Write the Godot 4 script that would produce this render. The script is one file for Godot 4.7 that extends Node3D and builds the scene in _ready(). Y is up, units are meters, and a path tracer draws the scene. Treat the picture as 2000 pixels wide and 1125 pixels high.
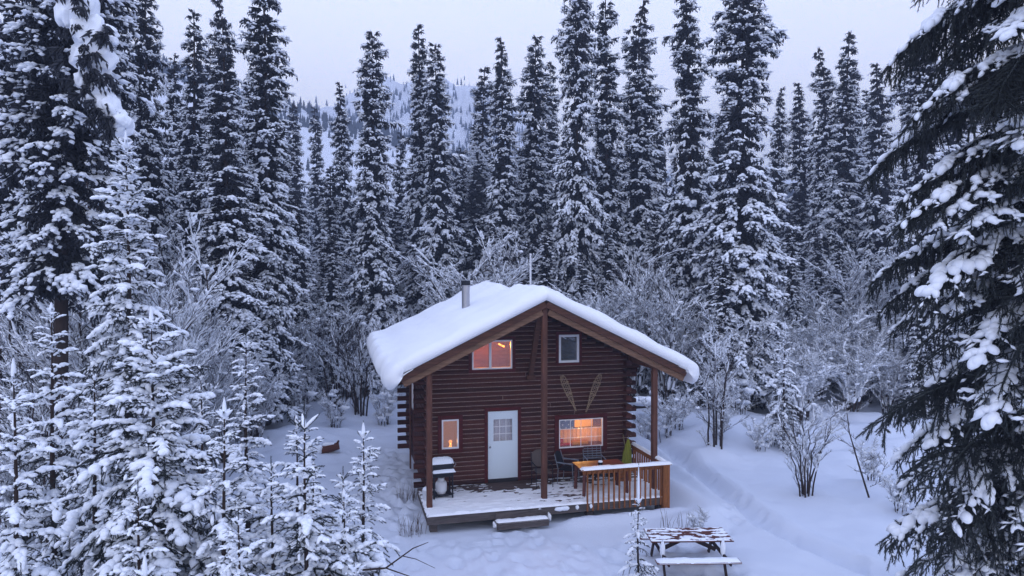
extends Node3D
# A snowed-in log cabin in a spruce forest at dusk.

class Geo:
	var v := PackedVector3Array()
	var n := PackedVector3Array()
	func tri(a: Vector3, b: Vector3, c: Vector3, na: Vector3, nb: Vector3, nc: Vector3) -> void:
		if (b - a).cross(c - a).dot(na + nb + nc) > 0.0:
			v.append(a); v.append(c); v.append(b)
			n.append(na); n.append(nc); n.append(nb)
		else:
			v.append(a); v.append(b); v.append(c)
			n.append(na); n.append(nb); n.append(nc)
	func flat(a: Vector3, b: Vector3, c: Vector3, out: Vector3) -> void:
		var m := (b - a).cross(c - a)
		if m.length_squared() < 1e-14:
			return
		m = m.normalized()
		if m.dot(out) < 0.0:
			m = -m
		tri(a, b, c, m, m, m)
	func quad(a: Vector3, b: Vector3, c: Vector3, d: Vector3, out: Vector3) -> void:
		flat(a, b, c, out)
		flat(a, c, d, out)
	func add(g: Geo, x: Transform3D) -> void:
		v.append_array(x * g.v)
		n.append_array(Transform3D(x.basis.orthonormalized(), Vector3.ZERO) * g.n)
	func mesh() -> ArrayMesh:
		var m := ArrayMesh.new()
		if v.is_empty():
			return m
		var a := []
		a.resize(Mesh.ARRAY_MAX)
		a[Mesh.ARRAY_VERTEX] = v
		a[Mesh.ARRAY_NORMAL] = n
		m.add_surface_from_arrays(Mesh.PRIMITIVE_TRIANGLES, a)
		return m

const D0 := 20.17          # metres from the camera to the hinge side of the cabin door
const X0 := -0.7245
const DECK := 0.5
const TURN := 0.245
const RU := 1.22           # ridge, across the cabin
const RY := 5.466          # ridge, above the deck
const SLOPE := 0.484
const RL := -2.70
const RR := 5.44
const WF := -1.94
const WB := 6.9

var rng := RandomNumberGenerator.new()
var n1 := FastNoiseLite.new()
var n2 := FastNoiseLite.new()
var M := {}
var cab_x: Transform3D
var names := {}
var ball := Geo.new()      # rough sphere, 32 triangles
var orb := Geo.new()       # finer sphere, 128 triangles
var dome := Geo.new()      # its upper half
var dab := Geo.new()       # eight smooth-shaded triangles
var spin := Geo.new()      # spindle along +X
var brush := Geo.new()     # a needle-covered twig along +X
var trail := [Vector2(4.9, -31), Vector2(5.6, -28.6), Vector2(6.0, -25.9), Vector2(6.36, -22.9), Vector2(6.55, -20.3), Vector2(6.8, -18.05), Vector2(7.4, -16.4), Vector2(8.6, -14.6)]

func _ready() -> void:
	rng.seed = 77
	n1.seed = 5; n1.frequency = 1.0; n1.fractal_octaves = 3
	n2.seed = 9; n2.frequency = 1.0; n2.fractal_octaves = 2
	view()
	materials()
	shapes()
	ground()
	far_land()
	cabin()
	deck()
	porch_things()
	yard_things()
	forest()
	shrubs()
	near_trees()

func view() -> void:
	var cam := Camera3D.new()
	cam.name = "camera"
	cam.position = Vector3(0, 6.69, 0)
	cam.rotation = Vector3(-0.02, 0, 0)
	cam.fov = 45.76
	cam.far = 4000.0
	cam.near = 0.1
	add_child(cam)
	cam.current = true
	var e := Environment.new()
	e.background_mode = Environment.BG_SKY
	var sky := Sky.new()
	var sm := ProceduralSkyMaterial.new()
	sm.sky_horizon_color = Color(0.985, 0.98, 0.98)
	sm.sky_top_color = Color(0.715, 0.805, 1.02)
	sm.sky_curve = 0.5
	sm.sky_energy_multiplier = 1.32
	sm.ground_horizon_color = Color(0.62, 0.66, 0.78)
	sm.ground_bottom_color = Color(0.5, 0.54, 0.66)
	sm.sun_angle_max = 1.0
	sm.sky_cover = clouds()
	sm.sky_cover_modulate = Color(1, 1, 1, 1)
	sky.sky_material = sm
	e.sky = sky
	e.tonemap_mode = Environment.TONE_MAPPER_LINEAR
	e.tonemap_exposure = 0.90
	e.fog_enabled = true
	e.fog_density = 0.0019
	e.fog_light_color = Color(0.78, 0.85, 1.0)
	e.sdfgi_enabled = true
	e.ssao_enabled = true
	e.ssil_enabled = true
	var we := WorldEnvironment.new()
	we.name = "world_environment"
	we.environment = e
	add_child(we)
	var sun := DirectionalLight3D.new()
	sun.name = "overcast_sun"
	sun.light_energy = 0.15
	sun.light_color = Color(1.0, 0.96, 0.95)
	sun.light_angular_distance = 40.0
	sun.shadow_enabled = true
	sun.rotation = Vector3(deg_to_rad(-60), deg_to_rad(-35), 0)
	sun.sky_mode = DirectionalLight3D.SKY_MODE_LIGHT_ONLY
	add_child(sun)

func clouds() -> ImageTexture:
	var im := Image.create(512, 256, false, Image.FORMAT_RGBA8)
	var nz := FastNoiseLite.new()
	nz.seed = 3; nz.frequency = 1.4; nz.fractal_octaves = 4
	for y in 256:
		var el := (0.5 - (y + 0.5) / 256.0) * PI
		for x in 512:
			var az := (x + 0.5) / 512.0 * TAU
			var p := Vector3(cos(az) * cos(el), sin(el) * 3.0, sin(az) * cos(el))
			var k := clampf(nz.get_noise_3dv(p * 1.6) * 0.5 + 0.5, 0, 1)
			im.set_pixel(x, y, Color(0.42, 0.36, 0.36, 0.22 * k if el > 0.0 else 0.0))
	return ImageTexture.create_from_image(im)

# ---------------------------------------------------------------- helpers
func lin(r: float, g: float, b: float) -> Color:
	return Color(r, g, b).linear_to_srgb()

func mat(called: String, c: Color, rough := 0.85) -> StandardMaterial3D:
	var m := StandardMaterial3D.new()
	m.resource_name = called
	m.albedo_color = c
	m.roughness = rough
	m.metallic_specular = 0.3
	M[called] = m
	return m

# streaks along U (or V): light and dark grain times the colour
func grain(along_v: bool, low: float, s: int, fine := 1.0) -> ImageTexture:
	var im := Image.create(256, 256, false, Image.FORMAT_RGB8)
	var nz := FastNoiseLite.new()
	nz.seed = s; nz.frequency = 1.0; nz.fractal_octaves = 4
	for y in 256:
		for x in 256:
			var a := x / 256.0 * TAU
			var b := y / 256.0 * TAU
			var u := b if along_v else a
			var w := a if along_v else b
			var q := nz.get_noise_3d(cos(u) * 0.25 + sin(u) * 0.2, cos(w) * 2.6 * fine, sin(w) * 2.6 * fine) * 0.5 + 0.5
			var q2 := nz.get_noise_3d(cos(u) * 1.2 + 9.0, cos(w) * 9.0 * fine, sin(w) * 9.0 * fine + sin(u)) * 0.5 + 0.5
			var k := lerpf(low, 1.0, clampf(q * 0.6 + q2 * 0.55 - 0.05, 0, 1))
			im.set_pixel(x, y, Color(k, k, k))
	return ImageTexture.create_from_image(im)

func blotch(low: float, s: int, f: float) -> NoiseTexture2D:
	var t := NoiseTexture2D.new()
	t.width = 512; t.height = 512; t.seamless = true
	var nz := FastNoiseLite.new()
	nz.seed = s; nz.frequency = f; nz.fractal_octaves = 5
	t.noise = nz
	var g := Gradient.new()
	g.set_color(0, Color(low, low, low)); g.set_color(1, Color.WHITE)
	t.color_ramp = g
	return t

func relief(s: int, f: float, strength: float) -> NoiseTexture2D:
	var t := NoiseTexture2D.new()
	t.width = 512; t.height = 512; t.seamless = true
	t.as_normal_map = true
	t.bump_strength = strength
	var nz := FastNoiseLite.new()
	nz.seed = s; nz.frequency = f; nz.fractal_octaves = 5
	t.noise = nz
	return t

func tri_map(m: StandardMaterial3D, t: Texture2D, scale: float, world := false) -> void:
	m.albedo_texture = t
	m.uv1_triplanar = true
	m.uv1_world_triplanar = world
	m.uv1_scale = Vector3.ONE * scale

func materials() -> void:
	var gu := grain(false, 0.45, 11)
	var gv := grain(true, 0.45, 12)
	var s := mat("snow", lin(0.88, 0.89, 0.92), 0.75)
	s.normal_enabled = true
	s.normal_texture = relief(21, 0.05, 3.0)
	s.normal_scale = 0.35
	s.uv1_triplanar = true; s.uv1_world_triplanar = true; s.uv1_scale = Vector3.ONE * 0.6
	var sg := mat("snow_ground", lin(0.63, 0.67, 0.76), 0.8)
	sg.normal_enabled = true
	sg.normal_texture = s.normal_texture
	sg.normal_scale = 1.0
	sg.uv1_triplanar = true; sg.uv1_world_triplanar = true; sg.uv1_scale = Vector3.ONE * 0.9
	mat("snow_tree", lin(0.85, 0.88, 0.94), 0.8)
	tri_map(mat("needles", lin(0.082, 0.088, 0.108), 0.8), blotch(0.35, 31, 0.02), 0.5, true)
	tri_map(mat("needles_near", lin(0.076, 0.090, 0.092), 0.75), blotch(0.35, 32, 0.02), 1.0, true)
	tri_map(mat("bark", lin(0.085, 0.058, 0.050), 0.95), gv, 1.5)
	tri_map(mat("twig", lin(0.085, 0.066, 0.066), 0.9), blotch(0.4, 33, 0.03), 1.0, true)
	tri_map(mat("birch", lin(0.20, 0.17, 0.17), 0.9), blotch(0.4, 34, 0.03), 1.0, true)
	for k in 4:
		tri_map(mat("log%d" % k, lin(0.085 + 0.024 * k, 0.027 + 0.007 * k, 0.021 + 0.005 * k), 0.7), gu, 0.7)
	tri_map(mat("log_end", lin(0.19, 0.085, 0.055), 0.85), blotch(0.5, 36, 0.04), 1.5)
	tri_map(mat("chink", lin(0.50, 0.35, 0.30), 0.9), blotch(0.55, 35, 0.03), 2.0)
	tri_map(mat("trim", lin(0.15, 0.022, 0.022), 0.6), gu, 0.8)
	tri_map(mat("post", lin(0.20, 0.085, 0.058), 0.75), gv, 0.8)
	tri_map(mat("barge", lin(0.17, 0.075, 0.05), 0.75), gu, 0.8)
	tri_map(mat("rafter", lin(0.34, 0.19, 0.12), 0.75), gu, 0.8)
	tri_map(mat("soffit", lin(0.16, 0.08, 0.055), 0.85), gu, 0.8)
	mat("shingle", lin(0.03, 0.027, 0.03), 0.9)
	mat("white_paint", lin(0.78, 0.78, 0.80), 0.4)
	mat("door_paint", lin(0.66, 0.74, 0.80), 0.5)
	tri_map(mat("rail_wood", lin(0.46, 0.165, 0.05), 0.6), gv, 0.9)
	tri_map(mat("rail_wood_flat", lin(0.46, 0.165, 0.05), 0.6), gu, 0.9)
	tri_map(mat("deck_wood", lin(0.17, 0.115, 0.10), 0.8), gu, 0.8)
	tri_map(mat("grey_wood", lin(0.20, 0.165, 0.155), 0.9), gu, 0.6)
	tri_map(mat("red_wood", lin(0.29, 0.065, 0.035), 0.5), gu, 0.8)
	tri_map(mat("picnic_wood", lin(0.21, 0.075, 0.06), 0.7), gu, 0.8)
	tri_map(mat("picnic_frame", lin(0.07, 0.045, 0.045), 0.8), gu, 0.8)
	mat("black_metal", lin(0.015, 0.016, 0.022), 0.4)
	var st := mat("steel", lin(0.42, 0.42, 0.45), 0.4); st.metallic = 0.8
	mat("grey_metal", lin(0.20, 0.22, 0.26), 0.5)
	mat("tank", lin(0.62, 0.63, 0.66), 0.45)
	tri_map(mat("sling", lin(0.17, 0.135, 0.12), 0.9), blotch(0.6, 38, 0.2), 4.0)
	tri_map(mat("dark_cloth", lin(0.02, 0.021, 0.028), 0.9), blotch(0.6, 39, 0.1), 3.0)
	tri_map(mat("green_cloth", lin(0.33, 0.34, 0.04), 0.8), blotch(0.6, 40, 0.05), 2.0)
	tri_map(mat("pole_wood", lin(0.42, 0.34, 0.22), 0.7), gv, 1.0)
	tri_map(mat("snowshoe_wood", lin(0.60, 0.42, 0.27), 0.7), gv, 1.0)
	mat("snowshoe_mesh", lin(0.48, 0.37, 0.25), 0.9)
	tri_map(mat("inner_wood", lin(0.46, 0.20, 0.08), 0.7), gu, 0.5)
	tri_map(mat("inner_red", lin(0.34, 0.16, 0.055), 0.7), gu, 0.6)
	mat("plaster", lin(0.66, 0.45, 0.22), 0.9)
	mat("blue_cloth", lin(0.16, 0.19, 0.32), 0.9)
	var cu := mat("curtain", lin(0.62, 0.50, 0.44), 0.9); cu.backlight_enabled = true; cu.backlight = Color(0.5, 0.4, 0.35)
	var sh := mat("sheer", lin(0.5, 0.5, 0.56), 0.9); sh.backlight_enabled = true; sh.backlight = Color(0.4, 0.38, 0.4)
	mat("orange_cloth", lin(0.80, 0.30, 0.03), 0.9)
	mat("red_cloth", lin(0.62, 0.05, 0.06), 0.9)
	var gl := mat("glass", Color(0.85, 0.9, 0.95, 0.06), 0.02)
	gl.transparency = BaseMaterial3D.TRANSPARENCY_ALPHA
	gl.metallic_specular = 0.5
	tri_map(mat("hill_snow", lin(0.80, 0.82, 0.87), 0.9), blotch(0.94, 41, 0.02), 0.02, true)
	mat("far_tree", lin(0.045, 0.055, 0.06), 0.95)
	mat("far_tree_snow", lin(0.16, 0.18, 0.21), 0.95)
	tri_map(mat("dry_grass", lin(0.16, 0.10, 0.07), 0.9), blotch(0.5, 42, 0.05), 2.0)
	tri_map(mat("dead_log", lin(0.19, 0.07, 0.045), 0.9), gu, 1.2)
	var gw := mat("lamp_glow", lin(1.0, 0.62, 0.25), 0.9)
	gw.emission_enabled = true; gw.emission = Color(1.0, 0.62, 0.28); gw.emission_energy_multiplier = 1.5

func numbered(called: String) -> String:
	var k: int = names.get(called, 0)
	names[called] = k + 1
	return called if k == 0 else "%s_%03d" % [called, k]

func thing(called: String, label: String, category: String, at := Vector3.ZERO, turn := 0.0, group := "") -> Node3D:
	var o := Node3D.new()
	o.name = numbered(called)
	add_child(o)
	o.position = at
	o.rotation.y = turn
	tag(o, label, category, group)
	return o

func tag(o: Node, label: String, category: String, group := "") -> void:
	o.set_meta("label", label)
	o.set_meta("category", category)
	if group:
		o.set_meta("group", group)

func put(called: String, g: Variant, m: String, parent: Node = self) -> MeshInstance3D:
	var o := MeshInstance3D.new()
	o.name = numbered(called) if parent == self else called
	o.mesh = g.mesh() if g is Geo else g
	o.material_override = M[m]
	parent.add_child(o, true)
	return o

func copy(o: Node3D, label: String, at: Vector3, turn := 0.0, group := "") -> Node3D:
	var c: Node3D = o.duplicate()
	c.name = numbered(String(o.name).rstrip("0123456789").trim_suffix("_"))
	add_child(c)
	c.position = at
	c.rotation.y = turn
	c.set_meta("label", label)
	if group:
		c.set_meta("group", group)
	return c

func P(u: float, y: float, w: float) -> Vector3:
	return Vector3(u, y, -w)

func cw(u: float, y: float, w: float) -> Vector3:      # a point of the cabin in the world
	return cab_x * P(u, y, w)

func along(dir: Vector3, length: float, ry: float, rz := -1.0) -> Basis:   # X along dir, Y as upright as can be
	var x := dir.normalized()
	var up := Vector3.UP if absf(x.y) < 0.95 else Vector3(0.8, 0.0, 0.6)
	var z := x.cross(up).normalized()
	var y := z.cross(x)
	return Basis(x * length, y * ry, z * (rz if rz > 0.0 else ry))

func tube(g: Geo, pts: Array, rad: Array, sides := 6, cap := true) -> void:
	var rings := []
	for k in pts.size():
		var d: Vector3 = pts[mini(k + 1, pts.size() - 1)] - pts[maxi(k - 1, 0)]
		var b := along(d, 1.0, 1.0)
		var r := []
		for j in sides:
			var a := TAU * j / sides
			r.append(b.y * cos(a) + b.z * sin(a))
		rings.append(r)
	for k in pts.size() - 1:
		var p0: Vector3 = pts[k]
		var p1: Vector3 = pts[k + 1]
		var r0: float = rad[k]
		var r1: float = rad[k + 1]
		for j in sides:
			var i := (j + 1) % sides
			var a0: Vector3 = rings[k][j]
			var b0: Vector3 = rings[k][i]
			var a1: Vector3 = rings[k + 1][j]
			var b1: Vector3 = rings[k + 1][i]
			g.tri(p0 + a0 * r0, p0 + b0 * r0, p1 + b1 * r1, a0, b0, b1)
			g.tri(p0 + a0 * r0, p1 + b1 * r1, p1 + a1 * r1, a0, b1, a1)
	if cap:
		for e in [0, pts.size() - 1]:
			var q: Vector3 = pts[e]
			var out: Vector3 = (pts[0] - pts[1]) if e == 0 else (pts[e] - pts[e - 1])
			for j in range(1, sides - 1):
				g.flat(q + rings[e][0] * rad[e], q + rings[e][j] * rad[e], q + rings[e][j + 1] * rad[e], out)

func bx(g: Geo, x: Transform3D, s: Vector3, bevel := 0.0) -> void:
	var h := s * 0.5
	var b := minf(bevel, minf(h.x, minf(h.y, h.z)) * 0.9)
	var ax := [Vector3.RIGHT, Vector3.UP, Vector3.BACK]
	for k in 3:
		var e: Vector3 = ax[k]
		var f: Vector3 = ax[(k + 1) % 3]
		var q: Vector3 = ax[(k + 2) % 3]
		var he: float = h[k]
		var hf: float = h[(k + 1) % 3] - b
		var hq: float = h[(k + 2) % 3] - b
		for sg in [-1.0, 1.0]:
			var c = e * he * sg
			g.quad(x * (c - f * hf - q * hq), x * (c + f * hf - q * hq), x * (c + f * hf + q * hq), x * (c - f * hf + q * hq), x.basis * (e * sg))
		if b > 0.0:
			for sf in [-1.0, 1.0]:
				for sq in [-1.0, 1.0]:      # edge along e
					var o: Vector3 = f * sf + q * sq
					var p1: Vector3 = f * (hf + b) * sf + q * hq * sq
					var p2: Vector3 = f * hf * sf + q * (hq + b) * sq
					var l: Vector3 = e * (he - b)
					g.quad(x * (p1 - l), x * (p1 + l), x * (p2 + l), x * (p2 - l), x.basis * o)
	if b > 0.0:
		for sx in [-1.0, 1.0]:
			for sy in [-1.0, 1.0]:
				for sz in [-1.0, 1.0]:
					var i := h - Vector3.ONE * b
					var sv := Vector3(sx, sy, sz)
					g.flat(x * (sv * Vector3(h.x, i.y, i.z)), x * (sv * Vector3(i.x, h.y, i.z)), x * (sv * Vector3(i.x, i.y, h.z)), x.basis * sv)

func box(g: Geo, at: Vector3, s: Vector3, bevel := 0.0, turn := 0.0) -> void:
	bx(g, Transform3D(Basis(Vector3.UP, turn), at), s, bevel)

func bar(g: Geo, a: Vector3, b: Vector3, thick: float, deep: float, bevel := 0.004) -> void:    # a board from a to b
	bx(g, Transform3D(along(b - a, 1.0, 1.0), (a + b) * 0.5), Vector3(a.distance_to(b), thick, deep), bevel)

func lathe(g: Geo, at: Vector3, prof: Array, sides := 12) -> void:      # profile of Vector2(radius, height)
	for k in prof.size() - 1:
		var p: Vector2 = prof[k]
		var q: Vector2 = prof[k + 1]
		var t := (q - p).normalized()
		for j in sides:
			var a := TAU * j / sides
			var b := TAU * (j + 1) / sides
			var da := Vector3(cos(a), 0, sin(a))
			var db := Vector3(cos(b), 0, sin(b))
			var na := (da * t.y - Vector3.UP * t.x)
			var nb := (db * t.y - Vector3.UP * t.x)
			var p0 := at + da * p.x + Vector3.UP * p.y
			var p1 := at + db * p.x + Vector3.UP * p.y
			var q0 := at + da * q.x + Vector3.UP * q.y
			var q1 := at + db * q.x + Vector3.UP * q.y
			g.tri(p0, p1, q1, na, nb, nb)
			g.tri(p0, q1, q0, na, nb, na)

# a surface through (nx+1) x (nz+1) points; keep(i, j) may leave cells out
func grid(g: Geo, pts: PackedVector3Array, nx: int, nz: int, flip := false, keep := PackedByteArray()) -> void:
	var w := nx + 1
	var nn := PackedVector3Array()
	nn.resize(pts.size())
	for j in nz + 1:
		for i in w:
			var du := pts[j * w + mini(i + 1, nx)] - pts[j * w + maxi(i - 1, 0)]
			var dv := pts[mini(j + 1, nz) * w + i] - pts[maxi(j - 1, 0) * w + i]
			var c := dv.cross(du)
			c = c.normalized() if c.length_squared() > 1e-16 else Vector3.UP
			nn[j * w + i] = -c if flip else c
	for j in nz:
		for i in nx:
			var a := j * w + i
			var b := a + 1
			var c := a + w + 1
			var d := a + w
			if not keep.is_empty() and keep[a] + keep[b] + keep[c] + keep[d] == 0:
				continue
			g.tri(pts[a], pts[b], pts[c], nn[a], nn[b], nn[c])
			g.tri(pts[a], pts[c], pts[d], nn[a], nn[c], nn[d])

# snow lying on a flat top of sx by sz metres, its foot at y = 0
func pillow(g: Geo, x: Transform3D, sx: float, sz: float, h: float, rough := 0.25, step := 0.06, over := 0.012) -> void:
	var nx := clampi(int(sx / step), 4, 60)
	var nz := clampi(int(sz / step), 4, 60)
	var pts := PackedVector3Array()
	for j in nz + 1:
		for i in nx + 1:
			var a := 2.0 * i / nx - 1.0
			var b := 2.0 * j / nz - 1.0
			var ea := minf(1.0, (1.0 - absf(a)) * sx * 0.5 / maxf(h, 0.02))
			var eb := minf(1.0, (1.0 - absf(b)) * sz * 0.5 / maxf(h, 0.02))
			var k := sqrt(1.0 - (1.0 - ea) * (1.0 - ea)) * sqrt(1.0 - (1.0 - eb) * (1.0 - eb))
			var p := Vector3(a * (sx * 0.5 + over), 0, b * (sz * 0.5 + over))
			var q := x * p
			p.y = h * k * (1.0 + rough * n1.get_noise_3dv(q * 4.0)) - 0.004 + (0.0 if k > 0.0 else -0.01)
			pts.append(x * p)
	grid(g, pts, nx, nz)

func lump(g: Geo, at: Vector3, r: Vector3, turn := 0.0) -> void:
	g.add(ball, Transform3D(Basis(Vector3.UP, turn) * Basis.from_scale(r), at))

# a bumpy, smooth mass of snow: a deformed sphere
func clod(g: Geo, at: Vector3, r: Vector3, amp := 0.25, seg := 18, freq := 2.2) -> void:
	var pts := PackedVector3Array()
	var rows := seg / 2
	for j in rows + 1:
		var e := PI * j / rows
		for i in seg + 1:
			var a := TAU * i / seg
			var d := Vector3(sin(e) * cos(a), cos(e), sin(e) * sin(a))
			var k := 1.0 + amp * n1.get_noise_3dv(d * freq * 0.5 + at * 1.7)
			pts.append(at + d * r * k)
	grid(g, pts, seg, rows, true)

func shapes() -> void:
	cab_x = Transform3D(Basis(Vector3.UP, TURN), Vector3(X0, DECK, -D0))
	var oct := [Vector3.RIGHT, Vector3.BACK, Vector3.LEFT, Vector3.FORWARD]
	for s in [1.0, -1.0]:
		for k in 4:
			var a: Vector3 = oct[k]
			var b: Vector3 = oct[(k + 1) % 4]
			var c := Vector3(0, s, 0)
			var ab := (a + b).normalized()
			var bc := (b + c).normalized()
			var ca := (c + a).normalized()
			dab.tri(a, b, c, a, b, c)
			for t in [[a, ab, ca], [ab, b, bc], [ca, bc, c], [ab, bc, ca]]:
				ball.tri(t[0], t[1], t[2], t[0], t[1], t[2])
				var q := [t[0], t[1], t[2], (t[0] + t[1]).normalized(), (t[1] + t[2]).normalized(), (t[2] + t[0]).normalized()]
				for u in [[0, 3, 5], [3, 1, 4], [5, 4, 2], [3, 4, 5]]:
					orb.tri(q[u[0]], q[u[1]], q[u[2]], q[u[0]], q[u[1]], q[u[2]])
				if s > 0.0:
					dome.tri(t[0], t[1], t[2], t[0], t[1], t[2])
	for j in 3:
		var a := TAU * j / 3
		var b := TAU * (j + 1) / 3
		var p := Vector3(0.35, cos(a), sin(a))
		var q := Vector3(0.35, cos(b), sin(b))
		var pn := Vector3(0, p.y, p.z)
		var qn := Vector3(0, q.y, q.z)
		spin.tri(Vector3.ZERO, p, q, pn, pn, qn)
		spin.tri(Vector3.RIGHT, p, q, pn, pn, qn)
	var r := RandomNumberGenerator.new()
	r.seed = 4
	for j in 3:
		var a := TAU * j / 3
		var b := TAU * (j + 1) / 3
		var pa := Vector3(0, cos(a), sin(a))
		var pb := Vector3(0, cos(b), sin(b))
		brush.tri(pa * 0.2, pb * 0.2, pb * 0.2 + Vector3.RIGHT, pa, pb, pb)
		brush.tri(pa * 0.2, pb * 0.2 + Vector3.RIGHT, pa * 0.2 + Vector3.RIGHT, pa, pb, pa)
	for k in 26:
		var x := (k + 0.5) / 26.0
		var a := k * 2.4 + r.randf() * 0.5
		var d := Vector3(0, cos(a), sin(a))
		var t := Vector3(0, -sin(a), cos(a)) * 0.17
		var q := Vector3(x, 0, 0) + d * 0.15
		var tip := Vector3(x + 0.14 + 0.06 * r.randf(), 0, 0) + d * r.randf_range(0.8, 1.15)
		brush.tri(q - t, q + t, tip, d, d, d)

# ---------------------------------------------------------------- ground and far land
func trail_at(x: float, z: float) -> float:      # distance to the footpath
	var best := 99.0
	var p := Vector2(x, z)
	for k in trail.size() - 1:
		best = minf(best, p.distance_to(Geometry2D.get_closest_point_to_segment(p, trail[k], trail[k + 1])))
	return best

func gh(x: float, z: float) -> float:
	var far := Vector2(x, z).length()
	var y := 0.16 * n1.get_noise_2d(x * 0.12, z * 0.12) + 0.05 * n2.get_noise_2d(x * 0.6, z * 0.6)
	if far < 50.0:
		y += 0.022 * n1.get_noise_2d(x * 1.9, z * 1.9)
	var edge := smoothstep(8.0, 13.0, x - 0.12 * (-z - 20.0)) + smoothstep(-30.0, -37.0, z) + smoothstep(-5.0, -8.0, x)
	y += minf(edge, 1.0) * (0.30 * n2.get_noise_2d(x * 0.35 + 40.0, z * 0.35) + 0.25)
	var q := cab_x.affine_inverse() * Vector3(x, 0, z)
	var dx := maxf(maxf(-2.3 - q.x, q.x - 4.8), 0.0)
	var dz := maxf(maxf(-7.0 - q.z, q.z - 2.5), 0.0)
	var off := Vector2(dx, dz).length()
	y = lerpf(0.02, y, smoothstep(0.0, 2.5, off))
	y += 0.34 * exp(-pow((off - 0.9) / 0.5, 2.0)) * smoothstep(3.5, 4.9, q.x) * smoothstep(3.5, 1.0, absf(q.z - 1.9))   # bank shovelled off the porch
	y += 0.24 * exp(-pow(off / 0.35, 2.0)) * smoothstep(1.2, 1.9, q.x) * smoothstep(2.35, 2.65, q.z)
	if far < 60.0:
		y += 0.55 * exp(-pow(Vector2(x - 8.6, z + 27.3).length() / 1.5, 2.0)) + 0.4 * exp(-pow(Vector2(x - 7.4, z + 24.9).length() / 0.8, 2.0))
		y += 0.5 * exp(-pow(Vector2(x - 5.4, z + 30.5).length() / 1.4, 2.0)) + 0.7 * exp(-pow(Vector2(x - 9.6, z + 30.0).length() / 2.0, 2.0))
		var t := trail_at(x, z)
		y += -0.32 * exp(-pow(t / 0.30, 2.0)) + 0.10 * exp(-pow((t - 0.55) / 0.25, 2.0))
	else:
		y += minf(far - 60.0, 120.0) * 0.008
	return y

func ticks(lo: float, hi: float, step: float, far_lo: float, far_hi: float) -> PackedFloat32Array:
	var a := PackedFloat32Array()
	var d := step
	var x := lo
	while x > far_lo:
		d *= 1.2
		x -= d
		a.append(x)
	a.reverse()
	x = lo
	while x < hi:
		a.append(x)
		x += step
	d = step
	while x < far_hi:
		a.append(x)
		d *= 1.2
		x += d
	a.append(x)
	return a

func ground() -> void:
	var xs := ticks(-9.0, 14.0, 0.13, -620, 620)
	var zs := ticks(-33.0, -13.0, 0.13, -620, 40)
	var w := xs.size()
	var pts := PackedVector3Array()
	pts.resize(w * zs.size())
	for j in zs.size():
		for i in w:
			pts[j * w + i] = Vector3(xs[i], gh(xs[i], zs[j]), zs[j])
	# footprints and scuffs
	var steps := []
	var r := RandomNumberGenerator.new()
	r.seed = 12
	for path in [trail, [Vector2(0.3, -17.5), Vector2(1.5, -16.2), Vector2(3.6, -16.2), Vector2(5.6, -17.6), Vector2(6.5, -19.5)], [Vector2(-2.6, -18.0), Vector2(-3.6, -20.5), Vector2(-4.6, -23.5), Vector2(-6.2, -25.5)], [Vector2(-0.2, -17.2), Vector2(-1.5, -16.0), Vector2(-2.8, -17.0), Vector2(-3.2, -19.5), Vector2(-3.9, -22.0), Vector2(-4.4, -25.0)]]:
		for k in path.size() - 1:
			var a: Vector2 = path[k]
			var b: Vector2 = path[k + 1]
			var n := int(a.distance_to(b) / 0.33)
			for s in n:
				steps.append([a.lerp(b, (s + 0.5) / n) + Vector2(r.randf_range(-0.28, 0.28), r.randf_range(-0.28, 0.28)), r.randf_range(0.07, 0.16), r.randf_range(0.10, 0.17)])
	for k in 260:      # trampled snow before and beside the porch
		var c := Vector2(r.randf_range(-4.6, 5.5), r.randf_range(-17.0, -14.5)) if k < 130 else Vector2(r.randf_range(-5.0, -3.0), r.randf_range(-26.0, -17.5))
		steps.append([c, r.randf_range(0.03, 0.10), r.randf_range(0.1, 0.24)])
	for s in steps:
		var c: Vector2 = s[0]
		var i0 := xs.bsearch(c.x - 0.5)
		var i1 := mini(xs.bsearch(c.x + 0.5), w - 1)
		var j0 := zs.bsearch(c.y - 0.5)
		var j1 := mini(zs.bsearch(c.y + 0.5), zs.size() - 1)
		for j in range(j0, j1 + 1):
			for i in range(i0, i1 + 1):
				var q = Vector2(xs[i], zs[j]).distance_to(c) / s[2]
				pts[j * w + i].y += s[1] * (-exp(-q * q) + 0.45 * exp(-pow((q - 1.5) / 0.5, 2.0)))
	var g := Geo.new()
	grid(g, pts, w - 1, zs.size() - 1)
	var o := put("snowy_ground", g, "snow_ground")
	o.set_meta("kind", "structure")

func lerp_list(a: Array, x: float) -> float:
	if x <= a[0][0]:
		return a[0][1]
	for k in a.size() - 1:
		if x <= a[k + 1][0]:
			return lerpf(a[k][1], a[k + 1][1], (x - a[k][0]) / (a[k + 1][0] - a[k][0]))
	return a[-1][1]

func cone_tree(snowy: bool) -> Geo:
	var g := Geo.new()
	for t in [[0.0, 0.19, 0.5], [0.28, 0.14, 0.78], [0.55, 0.09, 1.0]]:
		for k in 5:
			var a = TAU * k / 5 + t[0]
			var b = TAU * (k + 1) / 5 + t[0]
			var p := Vector3(cos(a) * t[1], t[0], sin(a) * t[1])
			var q := Vector3(cos(b) * t[1], t[0] + 0.03, sin(b) * t[1])
			g.flat(p, q, Vector3(0, t[2], 0), Vector3(p.x, 0.2, p.z))
	return g

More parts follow.
